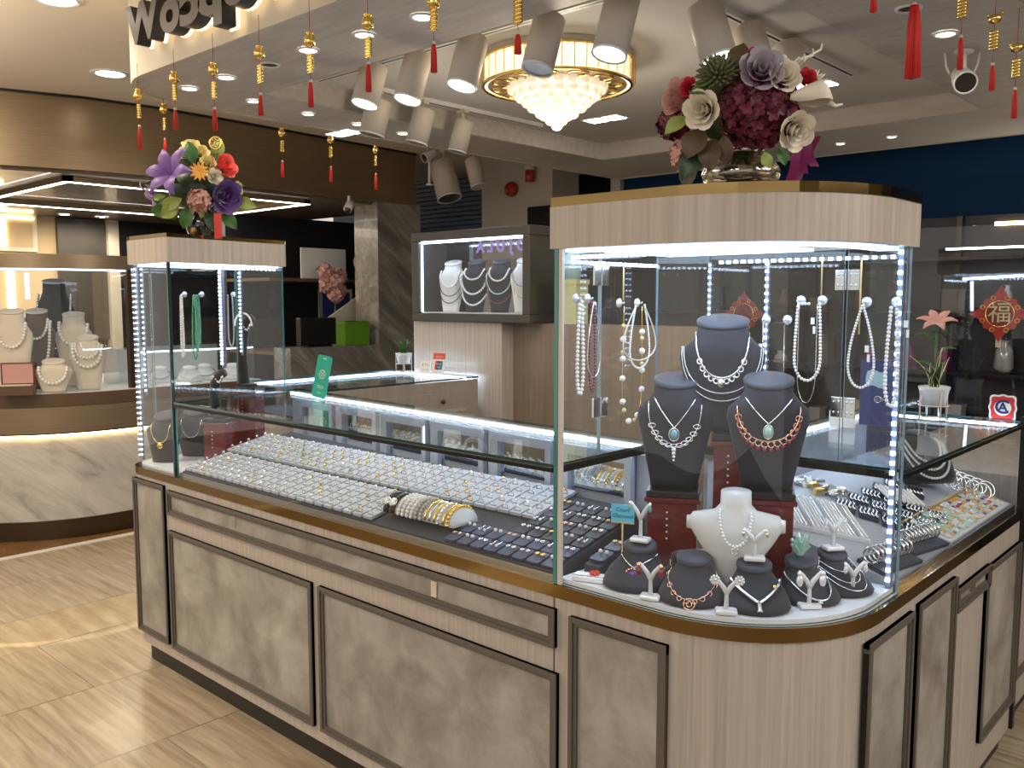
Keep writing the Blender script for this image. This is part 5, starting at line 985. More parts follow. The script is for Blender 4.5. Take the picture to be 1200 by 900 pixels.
for (rr_, z, n_) in ((RR * .60, -.050, 22), (RR * .52, -.075, 19), (RR * .42, -.098, 15), (RR * .33, -.122, 11), (RR * .22, -.148, 8), (RR * .11, -.170, 4), (0, -.195, 1)):
    for i in range(n_):
        a = 2 * PI * (i + .5 * (n_ % 2)) / n_; o = mesh_obj('glass_ball', me_b, ch, (rr_ * math.cos(a), rr_ * math.sin(a), z))
    if n_ > 1: MB().torus((0, 0, z + rb), rr_, .0025, 24, 4).build('tier_ring', 'gold_bright', ch)
MB().ball((0, 0, -.06), RR * .3, 16, 8, 0, (1.4, 1.4, .5)).build('core_lamp', 'crystal_glow', ch)
l = bpy.data.lights.new('lamp', 'POINT'); l.energy = 10; l.color = (1, .83, .62); l.shadow_soft_size = .12; o = bpy.data.objects.new('lamp', l); COL.objects.link(o); o.parent = ch; o.location = (0, 0, -.30)
# ================================================================== SECURITY CAMERAS
def seccam(p, s, az, tilt, lab, zc):
    t_ = thing('security_camera', lab, 'camera', p); M = Matrix.Rotation(R(az), 4, 'Z') @ Matrix.Rotation(R(90 + tilt), 4, 'Y')
    MB().lathe([(0, -.07 * s), (.022 * s, -.068 * s), (.030 * s, -.05 * s), (.036 * s, .0), (.040 * s, .05 * s), (.040 * s, .058 * s), (.036 * s, .060 * s), (.034 * s, .054 * s)], 24, 0, M, cap=False).build('housing', 'plastic_white', t_)
    MB().lathe([(0, .0565 * s), (.036 * s, .055 * s)], 24, 0, M, cap=False).build('lens_face', 'dark_lens', t_)
    MB().tube([(0, 0, .025 * s), (0, 0, .06 * s), (0, 0, zc - p[2] - .004)], [.014 * s, .010 * s, .012 * s], 10).build('stalk', 'plastic_white', t_); MB().lathe([(.03 * s, zc - p[2] - .010), (.034 * s, zc - p[2] - .001)], 20).build('ceiling_base', 'plastic_white', t_)
    for sg_ in (-1, 1):
        q = M @ Vector((-.01 * s, sg_ * .040 * s, -.03 * s)); MB().tube([q, q + Vector((0, 0, .03 * s)) + (M.to_3x3() @ Vector((0, sg_ * .012 * s, 0))), q + Vector((0, 0, .10 * s)) + (M.to_3x3() @ Vector((0, sg_ * .020 * s, 0)))], [.004 * s, .004 * s, .003 * s], 6).build('antenna', 'plastic_white', t_)
    return t_
p = at(1128, 92, x=.36); seccam(p, 1.0, -62, 28, 'white security camera with two antennas under the soffit over the right arm', ZS)
p = at(503, 182, y=2.99); seccam(p, .95, -95, 30, 'small white security camera with two antennas beside the bronze fascia', ZS)
p = at(409, 241, x=-4.05); t_ = thing('ceiling_spot', 'small white adjustable spot below the bronze fascia beside the marble column', 'spotlight', p); MB().cyl((.02, -.03, -.035), (-.01, .02, .02), .032, 16).build('barrel', 'plastic_white', t_); MB().cyl((.022, -.034, -.038), (.02, -.03, -.035), .026, 16).build('lens', 'dark_lens', t_); MB().tube([(0, 0, 0), (0, .0, .05), (0, 0, 2.318 - p.z)], .012, 8).build('stem', 'plastic_white', t_)
# ================================================================== SIGN LETTERS
ls = thing('shop_letters', 'row of dark metal letters standing off the cream soffit fascia', 'sign', (0, 0, 0))
def letter(chr_, u0, u1, v1, cap=True, mir=False):
    a, b = at(u0, v1, y=-.05), at(u1, v1, y=-.05); wd = b.x - a.x; M = Matrix.Translation(((a.x + b.x) / 2, -.062, 0)) @ Matrix.Rotation(R(90), 4, 'X')
    o = text_mesh(chr_, .27, .026, ['letter_face', 'letter_side'], 'letter', None, None, fat=.012); bbx = [Vector(c_) for c_ in o.bound_box]; w0 = max(c_.x for c_ in bbx) - min(c_.x for c_ in bbx); h0 = max(c_.y for c_ in bbx) - min(c_.y for c_ in bbx); y0 = min(c_.y for c_ in bbx); x0 = (max(c_.x for c_ in bbx) + min(c_.x for c_ in bbx)) / 2
    hh, zb = (.145, 2.495) if cap else (.115, 2.484)
    if chr_ == 'q': hh, zb = .14, 2.445
    o.parent = ls
    o.matrix_world = M @ Matrix.Translation((0, zb - y0 * hh / h0, 0)) @ Matrix.Diagonal(((-1 if mir else 1) * wd / w0, hh / h0, 1, 1)) @ Matrix.Translation((-x0, 0, 0)); h_ = text_mesh(chr_, .27, .003, 'led_halo', 'halo', fat=.012); h_.parent = o; h_.matrix_local = Matrix.Translation((0, 0, -.036)) @ Matrix.Translation((x0, (2 * y0 + h0) / 2, 0)) @ Matrix.Scale(1.04, 4) @ Matrix.Translation((-x0, -(2 * y0 + h0) / 2, 0)); return o
letter('W', 160, 199, 58); letter('o', 200, 223, 44, False); letter('c', 223, 247, 38, False, True); letter('q', 245, 273, 48, False); letter('o', 274, 302, 20, False); letter('c', 304, 332, 12, False); letter('o', 338, 372, 2, False); letter('w', 378, 430, -10, False)
MB().bb((-2.05, -.034, 2.545), (-.2, -.021, 2.555)).build('mounting_rail', 'fascia', ls)
# ================================================================== HANGING NEW YEAR ORNAMENTS
def ornament(u, vb, vp, vt0, vt1, plane, lab, kind=0, ztop=2.45, coin=None, big=1.3):
    p = at(u, vb, **plane); d_ = (p - CAM).dot(_fw); mpp = d_ / FPX * 1.01
    zp = p.z - (vp - vb) * mpp; zt0 = p.z - (vt0 - vb) * mpp; zt1 = p.z - (vt1 - vb) * mpp
    t_ = thing('hanging_ornament', lab, 'ornament', (p.x, p.y, p.z)); z = lambda q: q - p.z
    MB().cyl((0, 0, z(ztop)), (0, 0, z(zt0)), .0009, 5).build('cord', 'thread_red', t_)
    if kind != 2:
        mb = MB(); r = .0135 * big
        if kind == 0: mb.ball((0, 0, 0), r, 10, 7, 0, (1, 1, 1.15)); mb.lathe([(r * .5, r * 1.0), (r * .75, r * 1.35), (r * .2, r * 1.5)], 8, 0); [mb.ball((r * .8 * math.cos(a), r * .8 * math.sin(a), -.3 * r), r * .35, 6, 4) for a in (0, 1.57, 3.14, 4.71)]
        else: mb.ball((0, 0, 0), r, 10, 7, 0, (1.1, 1.1, .8)); mb.tube([(-r, 0, r * .5), (-r * 1.1, 0, r * 1.1)], [r * .3, r * .1], 5); mb.tube([(r, 0, r * .5), (r * 1.1, 0, r * 1.1)], [r * .3, r * .1], 5)
        mb.build('gold_charm', 'gold_bright', t_)
    hp = .021 * big; mb = MB(); mb.box((0, 0, z(zp)), (.016 * big, .006, hp * 2))
    for i in range(6): mb.cyl((-.0085 * big, 0, z(zp) - hp + hp * 2 * (i + .5) / 6), (.0085 * big, 0, z(zp) - hp + hp * 2 * (i + .5) / 6), .0042 * big, 6)
    if kind != 2: mb.build('gold_plaque', 'gold_bright', t_)
    MB().ball((0, 0, z(zt0) + .004), .0042 * big, 7, 5).build('knot_bead', 'lamp_white', t_)
    mb = MB(); h = zt0 - zt1; w_ = .0055 * big if kind != 2 else .017
    for i in range(9): a = i * 2.4; q = (i / 9) ** .5; mb.tube([(.3 * w_ * q * math.cos(a), .3 * w_ * q * math.sin(a), z(zt0)), (w_ * .8 * q * math.cos(a), w_ * .8 * q * math.sin(a), z(zt0) - h * .3), (w_ * q * math.cos(a), w_ * q * math.sin(a), z(zt1))], w_ * .42, 5)
    mb.build('tassel', 'tassel_red', t_)
    if coin:
        zc = p.z - (coin - vb) * mpp; mb = MB(); M = Matrix.Translation((0, 0, z(zc))) @ Matrix.Rotation(R(90), 4, 'X') @ Matrix.Rotation(0, 4, 'Z'); M = Matrix.Rotation(R(40), 4, 'Z') @ M
        mb.torus((0, 0, 0), .020, .004, 24, 6, 0, M)
        for i in range(8): a = i * PI / 4; mb.tube([M @ Vector((.005 * math.cos(a), .005 * math.sin(a), 0)), M @ Vector((.018 * math.cos(a), .018 * math.sin(a), 0))], [.002, .0035], 5)
        mb.torus((0, 0, 0), .005, .002, 10, 4, 0, M); mb.build('wheel_coin', 'gold_bright', t_); MB().cyl((0, 0, z(zt1)), (0, 0, z(zc) + .02), .0008, 5).build('coin_cord', 'thread_red', t_)
    return t_
FY = dict(y=-.045)
ornament(162, 112, 130, 148, 173, FY, 'gold and red hanging ornament at the outermost corner of the sign'); ornament(204, 92, 108, 128, 150, FY, 'gold and red hanging ornament under the second sign letter', 0)
ornament(250, 82, 105, 127, 150, FY, 'hanging ornament with a round gold wheel above the purple bouquet', 0, coin=165); ornament(304, 63, 86, 110, 133, FY, 'gold and red hanging ornament at the gap after the fifth sign letter'); ornament(363, 48, 73, 95, 123, FY, 'gold and red hanging ornament before the lit downlight in the middle of the sign soffit')
ornament(431, 27, 54, 74, 105, FY, 'gold and red hanging ornament before the spotlight nearest the side soffit'); ornament(508, 2, 22, 50, 82, FY, 'hanging ornament with a twisted gold bar beside the third spotlight'); ornament(607, -25, 12, 38, 60, FY, 'hanging ornament with short tassel before the chandelier')
LX = dict(x=SL + .02)
ornament(192, 128, 145, 163, 182, dict(x=SL + .06), 'gold and red hanging ornament before the dark fascia beside the corner', 0, ZS); ornament(330, 156, 171, 189, 206, dict(x=SL), 'hanging ornament before the bronze fascia right of the bouquet', 0, ZS); ornament(387, 164, 178, 196, 212, dict(x=SL), 'hanging ornament before the bronze fascia below the square light panel', 0, ZS); ornament(440, 176, 188, 204, 221, dict(x=SL), 'hanging ornament before the bronze fascia nearest the marble column', 0, ZS)
RX = dict(x=.60)
ornament(1025, -40, -22, -8, 12, dict(x=.50), 'red tassel just showing at the top edge beside the large one', 0, ZS); ornament(1072, -6, -2, 6, 88, dict(x=.52), 'large loose red tassel hanging before the unlit downlight', 2, ZS); ornament(1129, -18, 8, 42, 78, dict(x=.54), 'hanging ornament with gold chain before the white security camera', 0, ZS); ornament(1166, 22, 46, 75, 103, dict(x=.60), 'hanging ornament with a round gold bell right of the security camera', 1, ZS); ornament(1192, 56, 79, 104, 136, dict(x=.62), 'hanging ornament with a gold cat charm at the far right', 1, ZS)
# ================================================================== FLOWERS
def basis(n):
    n = Vector(n).normalized(); u = n.orthogonal().normalized(); return n, u, n.cross(u)
def patch(mb, fn, na, nb, m=0):
    o = len(mb.v)
    for i in range(na + 1):
        for j in range(nb + 1): mb.v.append(tuple(fn(i / na, j / nb)))
    for i in range(na):
        for j in range(nb): a = o + i * (nb + 1) + j; mb.f.append((a, a + 1, a + nb + 2, a + nb + 1)); mb.m.append(m); mb.s.append(True)
def rose(c, n, r, name, m, par):
    n, u, v = basis(n); c = Vector(c); mb = MB()
    for L_, (rr, hh, k_, fl) in enumerate(((.22, .95, 3, .1), (.42, .9, 4, .25), (.64, .8, 5, .4), (.86, .62, 6, .55))):
        for q in range(k_):
            a0 = 2 * PI * q / k_ + L_ * .7; wd = PI / k_ * 1.35
            def f(s, t, a0=a0, wd=wd, rr=rr, hh=hh, fl=fl):
                a = a0 + (s - .5) * 2 * wd; ed = 1 - (2 * s - 1) ** 2; R_ = r * rr * (.55 + .45 * t + fl * t * t * .6 * ed); return c + (u * math.cos(a) + v * math.sin(a)) * R_ + n * r * (hh * t * (.72 + .28 * ed) - .35)
            patch(mb, f, 5, 4)
    return mb.build(name, m, par)
def lily(c, n, L_, name, m, par, k_=6, wd=.24, rec=.9, up=.55):
    n, u, v = basis(n); c = Vector(c); mb = MB()
    for q in range(k_):
        a = 2 * PI * q / k_ + .3; d = u * math.cos(a) + v * math.sin(a); sd = n.cross(d)
        def f(s, t, d=d, sd=sd): w_ = L_ * wd * math.sin(PI * (.08 + .90 * t) ** .8) * (2 * s - 1); return c + d * L_ * t * (1 - .12 * t) + n * L_ * (up * math.sin(PI * t * rec) - .06 * abs(2 * s - 1)) + sd * w_
        patch(mb, f, 4, 7)
    o = mb.build(name, m, par); return o
def leaf(c, d, L_, wd, m, par, n=(0, -.3, 1), name='leaf'):
    d = Vector(d).normalized(); n = Vector(n); n = (n - d * n.dot(d)).normalized(); sd = d.cross(n); c = Vector(c); mb = MB()
    patch(mb, lambda s, t: c + d * L_ * t + sd * L_ * wd * math.sin(PI * min(1, .04 + t * .96)) * (2 * s - 1) + n * L_ * (.18 * math.sin(PI * t) - .06 * (1 - abs(2 * s - 1))), 4, 6); return mb.build(name, m, par)
def cluster(c, r, k_, fr, name, m, par, seed=1, m2=None):
    g = random.Random(seed); mb = MB(); c = Vector(c)
    for i in range(k_):
        z = 1 - 2 * (i + .5) / k_; a = i * 2.39996; q = math.sqrt(1 - z * z); n, u, v = basis((q * math.cos(a), q * math.sin(a), z)); p = c + n * r * g.uniform(.88, 1.04)
        n2 = (n + Vector((g.uniform(-.5, .5), g.uniform(-.5, .5), g.uniform(-.4, .4)))).normalized(); u = n2.orthogonal().normalized(); v = n2.cross(u)
        for j in range(4):
            b = j * PI / 2 + g.uniform(0, .4); d = u * math.cos(b) + v * math.sin(b); e = n2.cross(d); f2 = fr * g.uniform(.8, 1.2); q = p + n2 * fr * .12
            mb.add([q, q + d * f2 * .35 + e * f2 * .42 + n2 * f2 * .16, q + d * f2 * .85 + e * f2 * .34 + n2 * f2 * .30, q + d * f2 * 1.0 + n2 * f2 * .24, q + d * f2 * .85 - e * f2 * .34 + n2 * f2 * .30, q + d * f2 * .35 - e * f2 * .42 + n2 * f2 * .16], [(0, 1, 2, 3), (0, 3, 4, 5)], 1 if g.random() < .4 else 0, False)
    mb.ball(c, r * .9, 12, 8, 1); return mb.build(name, [m, m2 or m], par)
def spiky(c, n, r, k_, name, m, par):
    n, u, v = basis(n); c = Vector(c); mb = MB()
    for i in range(k_):
        f = (i + .5) / k_; a = i * 2.39996; q = math.sqrt(f) * .95; d = (n * (1.1 - q) + (u * math.cos(a) + v * math.sin(a)) * q).normalized(); mb.tube([c, c + d * r * .6, c + d * r], [r * .05, r * .11, r * .02], 4)
    return mb.build(name, m, par)
def bouquet_xf(c, R_):
    c = Vector(c); tc = (CAM - c).normalized(); uu = Vector((0, 0, 1)); ri = uu.cross(tc).normalized(); uu = tc.cross(ri)
    dist = (CAM - c).length
    def pt(u, v, u0, v0, bulge=.75):
        a = (u - u0) / FPX * dist; b = -(v - v0) / FPX * dist; h = math.sqrt(max(0, R_ * R_ - a * a - b * b)) * bulge; p = c + ri * a + uu * b + tc * h; return p, (p - c + tc * R_ * .35).normalized()
    return pt, dist / FPX
vx = Vector((.414, .12, 1.7905)); cB = at(873, 132, y=.12); pt, px = bouquet_xf(cB, 78 / FPX * 2.1)
vs_ = thing('glass_vase', 'round clear glass vase of the large bouquet on the corner showcase', 'vase', vx); cz_ = cB.z - vx.z
vr = .084; MB().lathe([(.05, .0), (.078, .010), (.084, .026), (.078, .042), (.058, .060), (.045, .068), (.045, .086), (.062, .100)], 32, cap=False).build('bowl', 'vase_glass', vs_); MB().lathe([(0, .004), (.072, .011), (.079, .026), (.073, .041), (.055, .055), (0, .055)], 28, cap=False).build('water', 'vase_glass', vs_)
MB().lathe([(.0465, .070), (.048, .072), (.048, .083), (.0465, .085)], 28, cap=False).build('silver_band', 'silver', vs_)
bq = thing('flower_bouquet', 'large round bouquet of burgundy, white and pink flowers with a calla lily', 'bouquet', (0, 0, 0)); B_ = lambda u, v, b=.75: pt(u, v, 873, 132, b)
for i in range(5): a = i * 1.3; MB().tube([(vx.x + .03 * math.cos(a), vx.y + .03 * math.sin(a), vx.z + .03), (vx.x, vx.y, vx.z + .08), (cB.x + .03 * math.cos(a), cB.y + .03 * math.sin(a), cB.z)], .004, 5).build('stem', 'leaf_green', bq)
MB().ball(cB, 50 * px, 14, 9, 0, (1.1, 1, .85)).build('foliage_core', 'leaf_dark', bq)
p, n_ = B_(886, 128, .45); cluster(p, 39 * px, 190, 7 * px, 'hydrangea', 'petal_burgundy', bq, 3, 'petal_wine')
p, n_ = B_(798, 140, .4); cluster(p, 16 * px, 60, 5.5 * px, 'hydrangea', 'petal_burgundy', bq, 5, 'petal_wine'); p, n_ = B_(818, 160, .6)
cluster(B_(813, 172, .5)[0], 17 * px, 70, 5 * px, 'carnation', 'petal_pink', bq, 6)
for (u, v, r, m, nm, b) in ((831, 127, 19, 'petal_white', 'rose', .95), (923, 152, 19, 'petal_white', 'rose', .95), (804, 116, 22, 'petal_pink', 'rose', .7), (888, 92, 21, 'petal_mauve', 'rose', .9), (910, 99, 16, 'petal_white', 'rose', .9), (816, 104, 10, 'petal_red', 'rosebud', 1.0), (933, 104, 12, 'petal_red', 'rosebud', .9), (880, 77, 8, 'petal_red', 'rosebud', .9), (907, 86, 11, 'petal_white', 'orchid', .8)):
    p, n_ = B_(u, v, b); (rose if nm != 'orchid' else lily)(p, n_, r * px, nm, m, bq)
p, n_ = B_(846, 96, .85); spiky(p, n_ + Vector((0, 0, .6)), 24 * px, 90, 'protea', 'protea', bq)
for (u, v, du, dv, L_, wd, m) in ((832, 146, -.4, -.7, 36, .40, 'leaf_brown'), (842, 156, -.1, -.8, 34, .38, 'leaf_brown'), (852, 154, .2, -1, 30, .34, 'leaf_brown'), (822, 182, -.2, -.6, 30, .4, 'leaf_brown'), (862, 92, .3, 1, 30, .4, 'leaf_brown'), (868, 96, .4, .9, 26, .4, 'leaf_brown'), (822, 100, .3, -.6, 26, .4, 'leaf_green'), (815, 134, -.7, -.5, 30, .3, 'leaf_light'), (840, 105, -.7, -.2, 24, .3, 'leaf_green'), (908, 168, .3, -.8, 20, .3, 'leaf_green'), (893, 172, .3, -.8, 18, .35, 'leaf_light'), (830, 165, -.5, -.8, 40, .35, 'leaf_dark')):
    p, n_ = B_(u, v, .85); ri = Vector((math.cos(_y), math.sin(_y), 0)); leaf(p, ri * du + Vector((0, 0, dv)), L_ * px, wd, m, bq, n_)
# calla lily: a rolled white spathe with a curled tip
p, n_ = B_(916, 119, .85); ri = Vector((math.cos(_y), math.sin(_y), 0)); q = p; mb = MB()
def calla(s, t):
    a = (s - .5) * 2 * PI * (.93 - .35 * t); R_ = (4 + 19 * t ** .8) * px * (1 - .75 * max(0, t - .75) / .25); ax = q + ri * (42 * px * t) + Vector((0, 0, (4 * t - 26 * max(0, t - .6) ** 1.3) * px)); return ax + Vector((0, 0, 1)) * R_ * math.cos(a) * .75 + (_fw * -1) * R_ * math.sin(a)
patch(mb, calla, 12, 10); mb.build('calla_lily', 'petal_white', bq); MB().tube([q + ri * 40 * px - Vector((0, 0, 5 * px)), q + ri * 47 * px - Vector((0, 0, 9 * px)), q + ri * 54 * px - Vector((0, 0, 7 * px))], [3 * px, 2 * px, 1 * px], 6).build('calla_tip', 'petal_white', bq)
for k_ in range(3): p, n_ = B_(918 + k_ * 4, 88, .5); MB().tube([p, p + ri * 8 * px + Vector((0, 0, 8 * px)), p + ri * (14 + 4 * k_) * px + Vector((0, 0, (4 + 6 * k_) * px)), p + ri * (13 + 5 * k_) * px + Vector((0, 0, (12 + 5 * k_) * px))], [1.6 * px, 1.5 * px, 1.3 * px, .8 * px], 5).build('white_spray', 'petal_white', bq)
p, n_ = B_(940, 107, .4); spiky(p, Vector((1, .4, .2)), 16 * px, 26, 'white_fern', 'petal_white', bq)
# ribbon loops
for i, (u0, w_, L_) in enumerate(((918, 10, 50), (929, 11, 54), (939, 10, 38), (946, 10, 32))):
    a_, n_ = B_(u0, 160, .75); mb = MB()
    patch(mb, lambda s, t, a_=a_, w_=w_, L_=L_, i=i: a_ + ri * ((s - .5) * w_ * px + 6 * px * math.sin(t * 3 + i)) - Vector((0, 0, L_ * px * t)) - _fw * (5 * px * math.sin(t * 5 + i)), 2, 10); mb.build('ribbon', 'ribbon', bq)
# ---- left bouquet
vy = Vector((-2.14, .25, 1.8065)); cL = at(229, 221, y=.25); ptL, pl = bouquet_xf(cL, 46 / FPX * 4.0)
v2 = thing('flower_vase', 'small dark vase of the purple lily bouquet on the tower showcase', 'vase', vy); MB().lathe([(.045, 0), (.055, .01), (.075, .06), (.06, .10), (.045, .13), (.06, .15)], 20, cap=False).build('bowl', 'dark_lens', v2)
b2_ = thing('flower_bouquet', 'bouquet with a purple lily, coral rose and purple rose on the tower showcase', 'bouquet', (0, 0, 0)); D_ = lambda u, v, b=.8: ptL(u, v, 229, 221, b)
MB().tube([vy + Vector((0, 0, .02)), vy + Vector((0, 0, .12)), cL], .012, 6).build('stem', 'leaf_green', b2_); MB().ball(cL, 26 * pl, 14, 9, 0, (1.15, 1.1, .9)).build('foliage_core', 'leaf_dark', b2_)
p, n_ = D_(207, 208, .9); lily(p, n_ + Vector((-.3, 0, .2)), 34 * pl, 'lily', 'petal_purple', b2_, 6, .22, .8, .35); p, n_ = D_(188, 228, .5); lily(p, n_ + Vector((-.4, 0, -.5)), 20 * pl, 'lily', 'petal_lilac', b2_, 5, .24, .8, .4)
for (u, v, r, m, nm) in ((258, 196, 14, 'petal_coral', 'rose'), (259, 228, 17, 'petal_purple', 'rose'), (226, 177, 9, 'petal_yellow', 'rose'), (220, 186, 8, 'petal_white', 'rose'), (235, 184, 9, 'petal_yellow', 'rose'), (242, 194, 8, 'petal_yellow', 'rose'), (271, 220, 8, 'petal_yellow', 'rose'), (248, 208, 8, 'petal_white', 'rose')): p, n_ = D_(u, v, .9); rose(p, n_, r * pl, nm, m, b2_)
p, n_ = D_(233, 204, .95); lily(p, n_, 12 * pl, 'daisy', 'petal_orange', b2_, 12, .14, .5, .2)
p, n_ = D_(232, 233, .9); cluster(p, 10 * pl, 50, 4.5 * pl, 'carnation', 'petal_pink', b2_, 9)
for (u, v, du, dv, m) in ((215, 232, -.8, -.3, 'leaf_light'), (212, 238, -.9, -.6, 'leaf_light'), (222, 240, -.3, -1, 'leaf_green'), (205, 240, -1, -.3, 'leaf_green'), (240, 243, .3, -1, 'leaf_dark'), (255, 245, .6, -.7, 'leaf_green'), (228, 196, -.2, 1, 'leaf_green'), (248, 190, .3, .8, 'leaf_light'), (270, 232, 1, -.3, 'leaf_light'), (238, 250, .0, -1, 'leaf_dark')): p, n_ = D_(u, v, .8); leaf(p, ri * du + Vector((0, 0, dv)), 24 * pl, .3, m, b2_, n_)
for (u, v) in ((245, 246), (252, 247), (266, 239), (221, 250)): p, n_ = D_(u, v, .8); lily(p, n_, 7 * pl, 'small_blossom', 'petal_yellow' if u != 245 else 'petal_lilac', b2_, 6, .25, .6, .3)
a_ = at(255, 250, y=.20); MB().bb((-.016, -.001, -.10), (.016, .001, 0)).build('ribbon', 'ribbon_red', b2_, a_, R(30))
g3 = random.Random(11)
for i in range(16):
    a_ = i * .39 + .2; u_, v_ = 229 + 38 * math.cos(a_) * g3.uniform(.5, 1), 224 + 26 * math.sin(a_) * g3.uniform(.5, 1.1); p, n_ = D_(u_, v_, .65); leaf(p, ri * math.cos(a_) - Vector((0, 0, math.sin(a_))), g3.uniform(13, 20) * pl, .24, g3.choice(['leaf_green', 'leaf_dark', 'leaf_light']), b2_, n_)
# pink lily on a tall stem by the gift box
pL = at(1098, 378, y=1.60); fl_ = thing('pink_lily', 'pink lily with a dark stem behind the blue gift box', 'flower', (pL.x, 1.60, ZC + .0085)); h_ = pL.z - ZC - .0085
lily((0, 0, h_), (.1, -.5, .8), .075, 'blossom', 'petal_pink', fl_, 6, .2, .8, .3); MB().cyl((0, 0, .03), (0, 0, h_), .003, 6).build('stem', 'leaf_green', fl_); MB().lathe([(.02, 0), (.022, .06), (.018, .08)], 14).build('vase', 'dark_lens', fl_); [leaf((0, 0, h_ * f), (math.cos(f * 20), math.sin(f * 20), .4), .07, .2, 'leaf_green', fl_) for f in (.5, .65, .8)]
# ================================================================== ORNAMENTS ON THE DARK SHOP FRONT
def diamond(u, v, r_px, lab, char=True):
    p = at(u, v, y=3.965); d_ = (p - CAM).dot(_fw) / FPX; r = r_px * d_; t_ = thing('paper_ornament', lab, 'ornament', p)
    M = Matrix.Rotation(R(90), 4, 'X'); pts = []
    for i in range(32):
        a = 2 * PI * i / 32; q = r / (abs(math.cos(a)) + abs(math.sin(a))) * (1 + .10 * math.cos(8 * a)) * 1.12; pts.append((q * math.cos(a), q * math.sin(a)))
    MB().prism(pts, 0, .008, 0, M=M).build('diamond', 'fu_red', t_); MB().torus((0, 0, .009), r * .56, r * .035, 28, 5, 0, M).build('ring', 'gold_bright', t_); MB().lathe([(0, .0085), (r * .54, .0085), (r * .54, .0105), (0, .0105)], 28, 0, M, False).build('disc', 'fu_dark', t_)
    for i in range(8): a = i * PI / 4 + .39; MB().torus((r * .74 * math.cos(a), r * .74 * math.sin(a), .009), r * .09, r * .025, 8, 4, 0, M).build('cloud_scroll', 'petal_orange', t_)
    MB().box((0, -.004, -r * 1.25), (r * .22, .006, r * .4)).build('tail', 'lamp_white', t_)
    if char: o = text_mesh('福', r * .95, .001, 'leaf_cream', 'character'); o.parent = t_; o.matrix_local = Matrix.Translation((0, -.0125, 0)) @ M
    return t_
mat('fu_red', (.42, .02, .015), .5); mat('fu_dark', (.25, .008, .01), .5)
diamond(1172, 368, 27, 'red diamond ornament with a pale fortune character on the dark shop front'); diamond(872, 368, 22, 'red diamond ornament seen behind the highest navy bust', False)
for (a, b, nn) in (((1128, 327), (1215, 322), 22), ((1139, 330), (1139, 364), 12)):
    p0, p1 = at(*a, y=3.96), at(*b, y=3.96); mb = MB(); [mb.box(p0.lerp(p1, (i + .5) / nn), (.014, .008, .014)) for i in range(nn)]; o = mb.build('led_dots', 'led_soft', sh); o.location = (0, -4.2, 0)  # glowing L of dots standing in for the cabinets' reflected LEDs
# goods on the dark shelves
g_ = random.Random(4)
for zsh in (.72, 1.12, 1.47):
    for i in range(16):
        x = -1.9 + i * .27 + g_.uniform(-.05, .05)
        if x > 2.2: continue
        m = g_.choice(['beige', 'wood_brown', 'ribbon', 'navy_wall', 'linen_brown', 'alarm_red', 'pearl_grey']); h = g_.uniform(.07, .2); w_ = g_.uniform(.06, .14)
        kd = i % 3; mb = MB()
        if kd == 0: mb.bb((-w_ / 2, -.05, 0), (w_ / 2, .05, h)); mb.bb((-w_ / 2 - .004, -.054, h), (w_ / 2 + .004, .054, h + .018)); nm = 'gift_carton'
        elif kd == 1: mb.lathe([(.02, 0), (w_ * .5, .03), (w_ * .42, h * .7), (w_ * .2, h * .9), (w_ * .26, h)], 14); nm = 'shop_vase'
        else: mb.bb((-w_ / 2, -.04, 0), (w_ / 2, .04, .012)); mb.lathe([(.05, .012), (.045, h * .5), (.02, h * .8), (.025, h)], 14); nm = 'display_bust'
        o = mb.build(nm, m, None, (x, 4.10, zsh + .0005)); sh_n = {.72: 'lowest', 1.12: 'middle', 1.47: 'upper'}[zsh]
        tag(o, {'beige': 'beige', 'wood_brown': 'brown', 'ribbon': 'purple', 'navy_wall': 'navy', 'linen_brown': 'dark brown', 'alarm_red': 'dark red', 'pearl_grey': 'grey'}[m] + ' ' + nm.replace('_', ' ') + ', ' + ORD[i] + ' from the pillar end on the ' + sh_n + ' dark shelf', {'gift_carton': 'box', 'shop_vase': 'vase', 'display_bust': 'bust'}[nm], 'goods on the dark shop shelves')
# ================================================================== LEFT SHOP COUNTER
lc = thing('curved_counter', 'curved marble counter with bronze bands and a glowing strip in the left shop', 'counter', (0, 0, 0))
def cpath(r, y1=1.95): return arc(-5.4, .85, r, -125, 0, 22) + [(-5.4 + r, y1)]
def band(name, m, r, z0, z1, th=.03, par=lc, y1=1.95): mb = MB(); path_strip(mb, cpath(r, y1), th, z0, z1, 0, 0); return mb.build(name, m, par)
band('plinth', 'bronze_dark', .89, 0, .125); band('marble_face', 'marble', .875, .125, .665); band('bronze_band', 'bronze', .92, .70, .865, .05); band('glow_strip', 'led_warm', .893, .672, .690, .015); band('wood_band', 'wood_brown', .905, .866, .95)
MB().prism(cpath(.90) + [(-5.9, 1.95), (-5.9, .1)], .93, .955).build('top', 'deck', lc); MB().prism(cpath(.915) + [(-5.9, 1.95), (-5.9, .1)], .690, .70).build('band_soffit', 'bronze_dark', lc)
lk = thing('curved_showcase', 'bronze topped curved glass showcase on the left shop counter', 'showcase', (0, 0, 0))
def cp2(r): return arc(-5.4, .85, r, -125, 10, 20)
mb = MB(); path_strip(mb, cp2(.88), .006, .956, 1.745, 0, 1); mb.build('curved_glass', ['glass', 'glass_edge'], lk); mb = MB(); path_strip(mb, cp2(.91), .06, 1.745, 1.835, 0, 0); mb.build('bronze_rim', 'bronze', lk)
MB().prism(cp2(.90) + [(-5.9, 1.0), (-5.9, .1)], 1.80, 1.82).build('roof', 'bronze_dark', lk); mb = MB(); path_strip(mb, cp2(.865), .02, 1.735, 1.744, 0, 0); mb.build('led_strip', 'led_soft', lk)
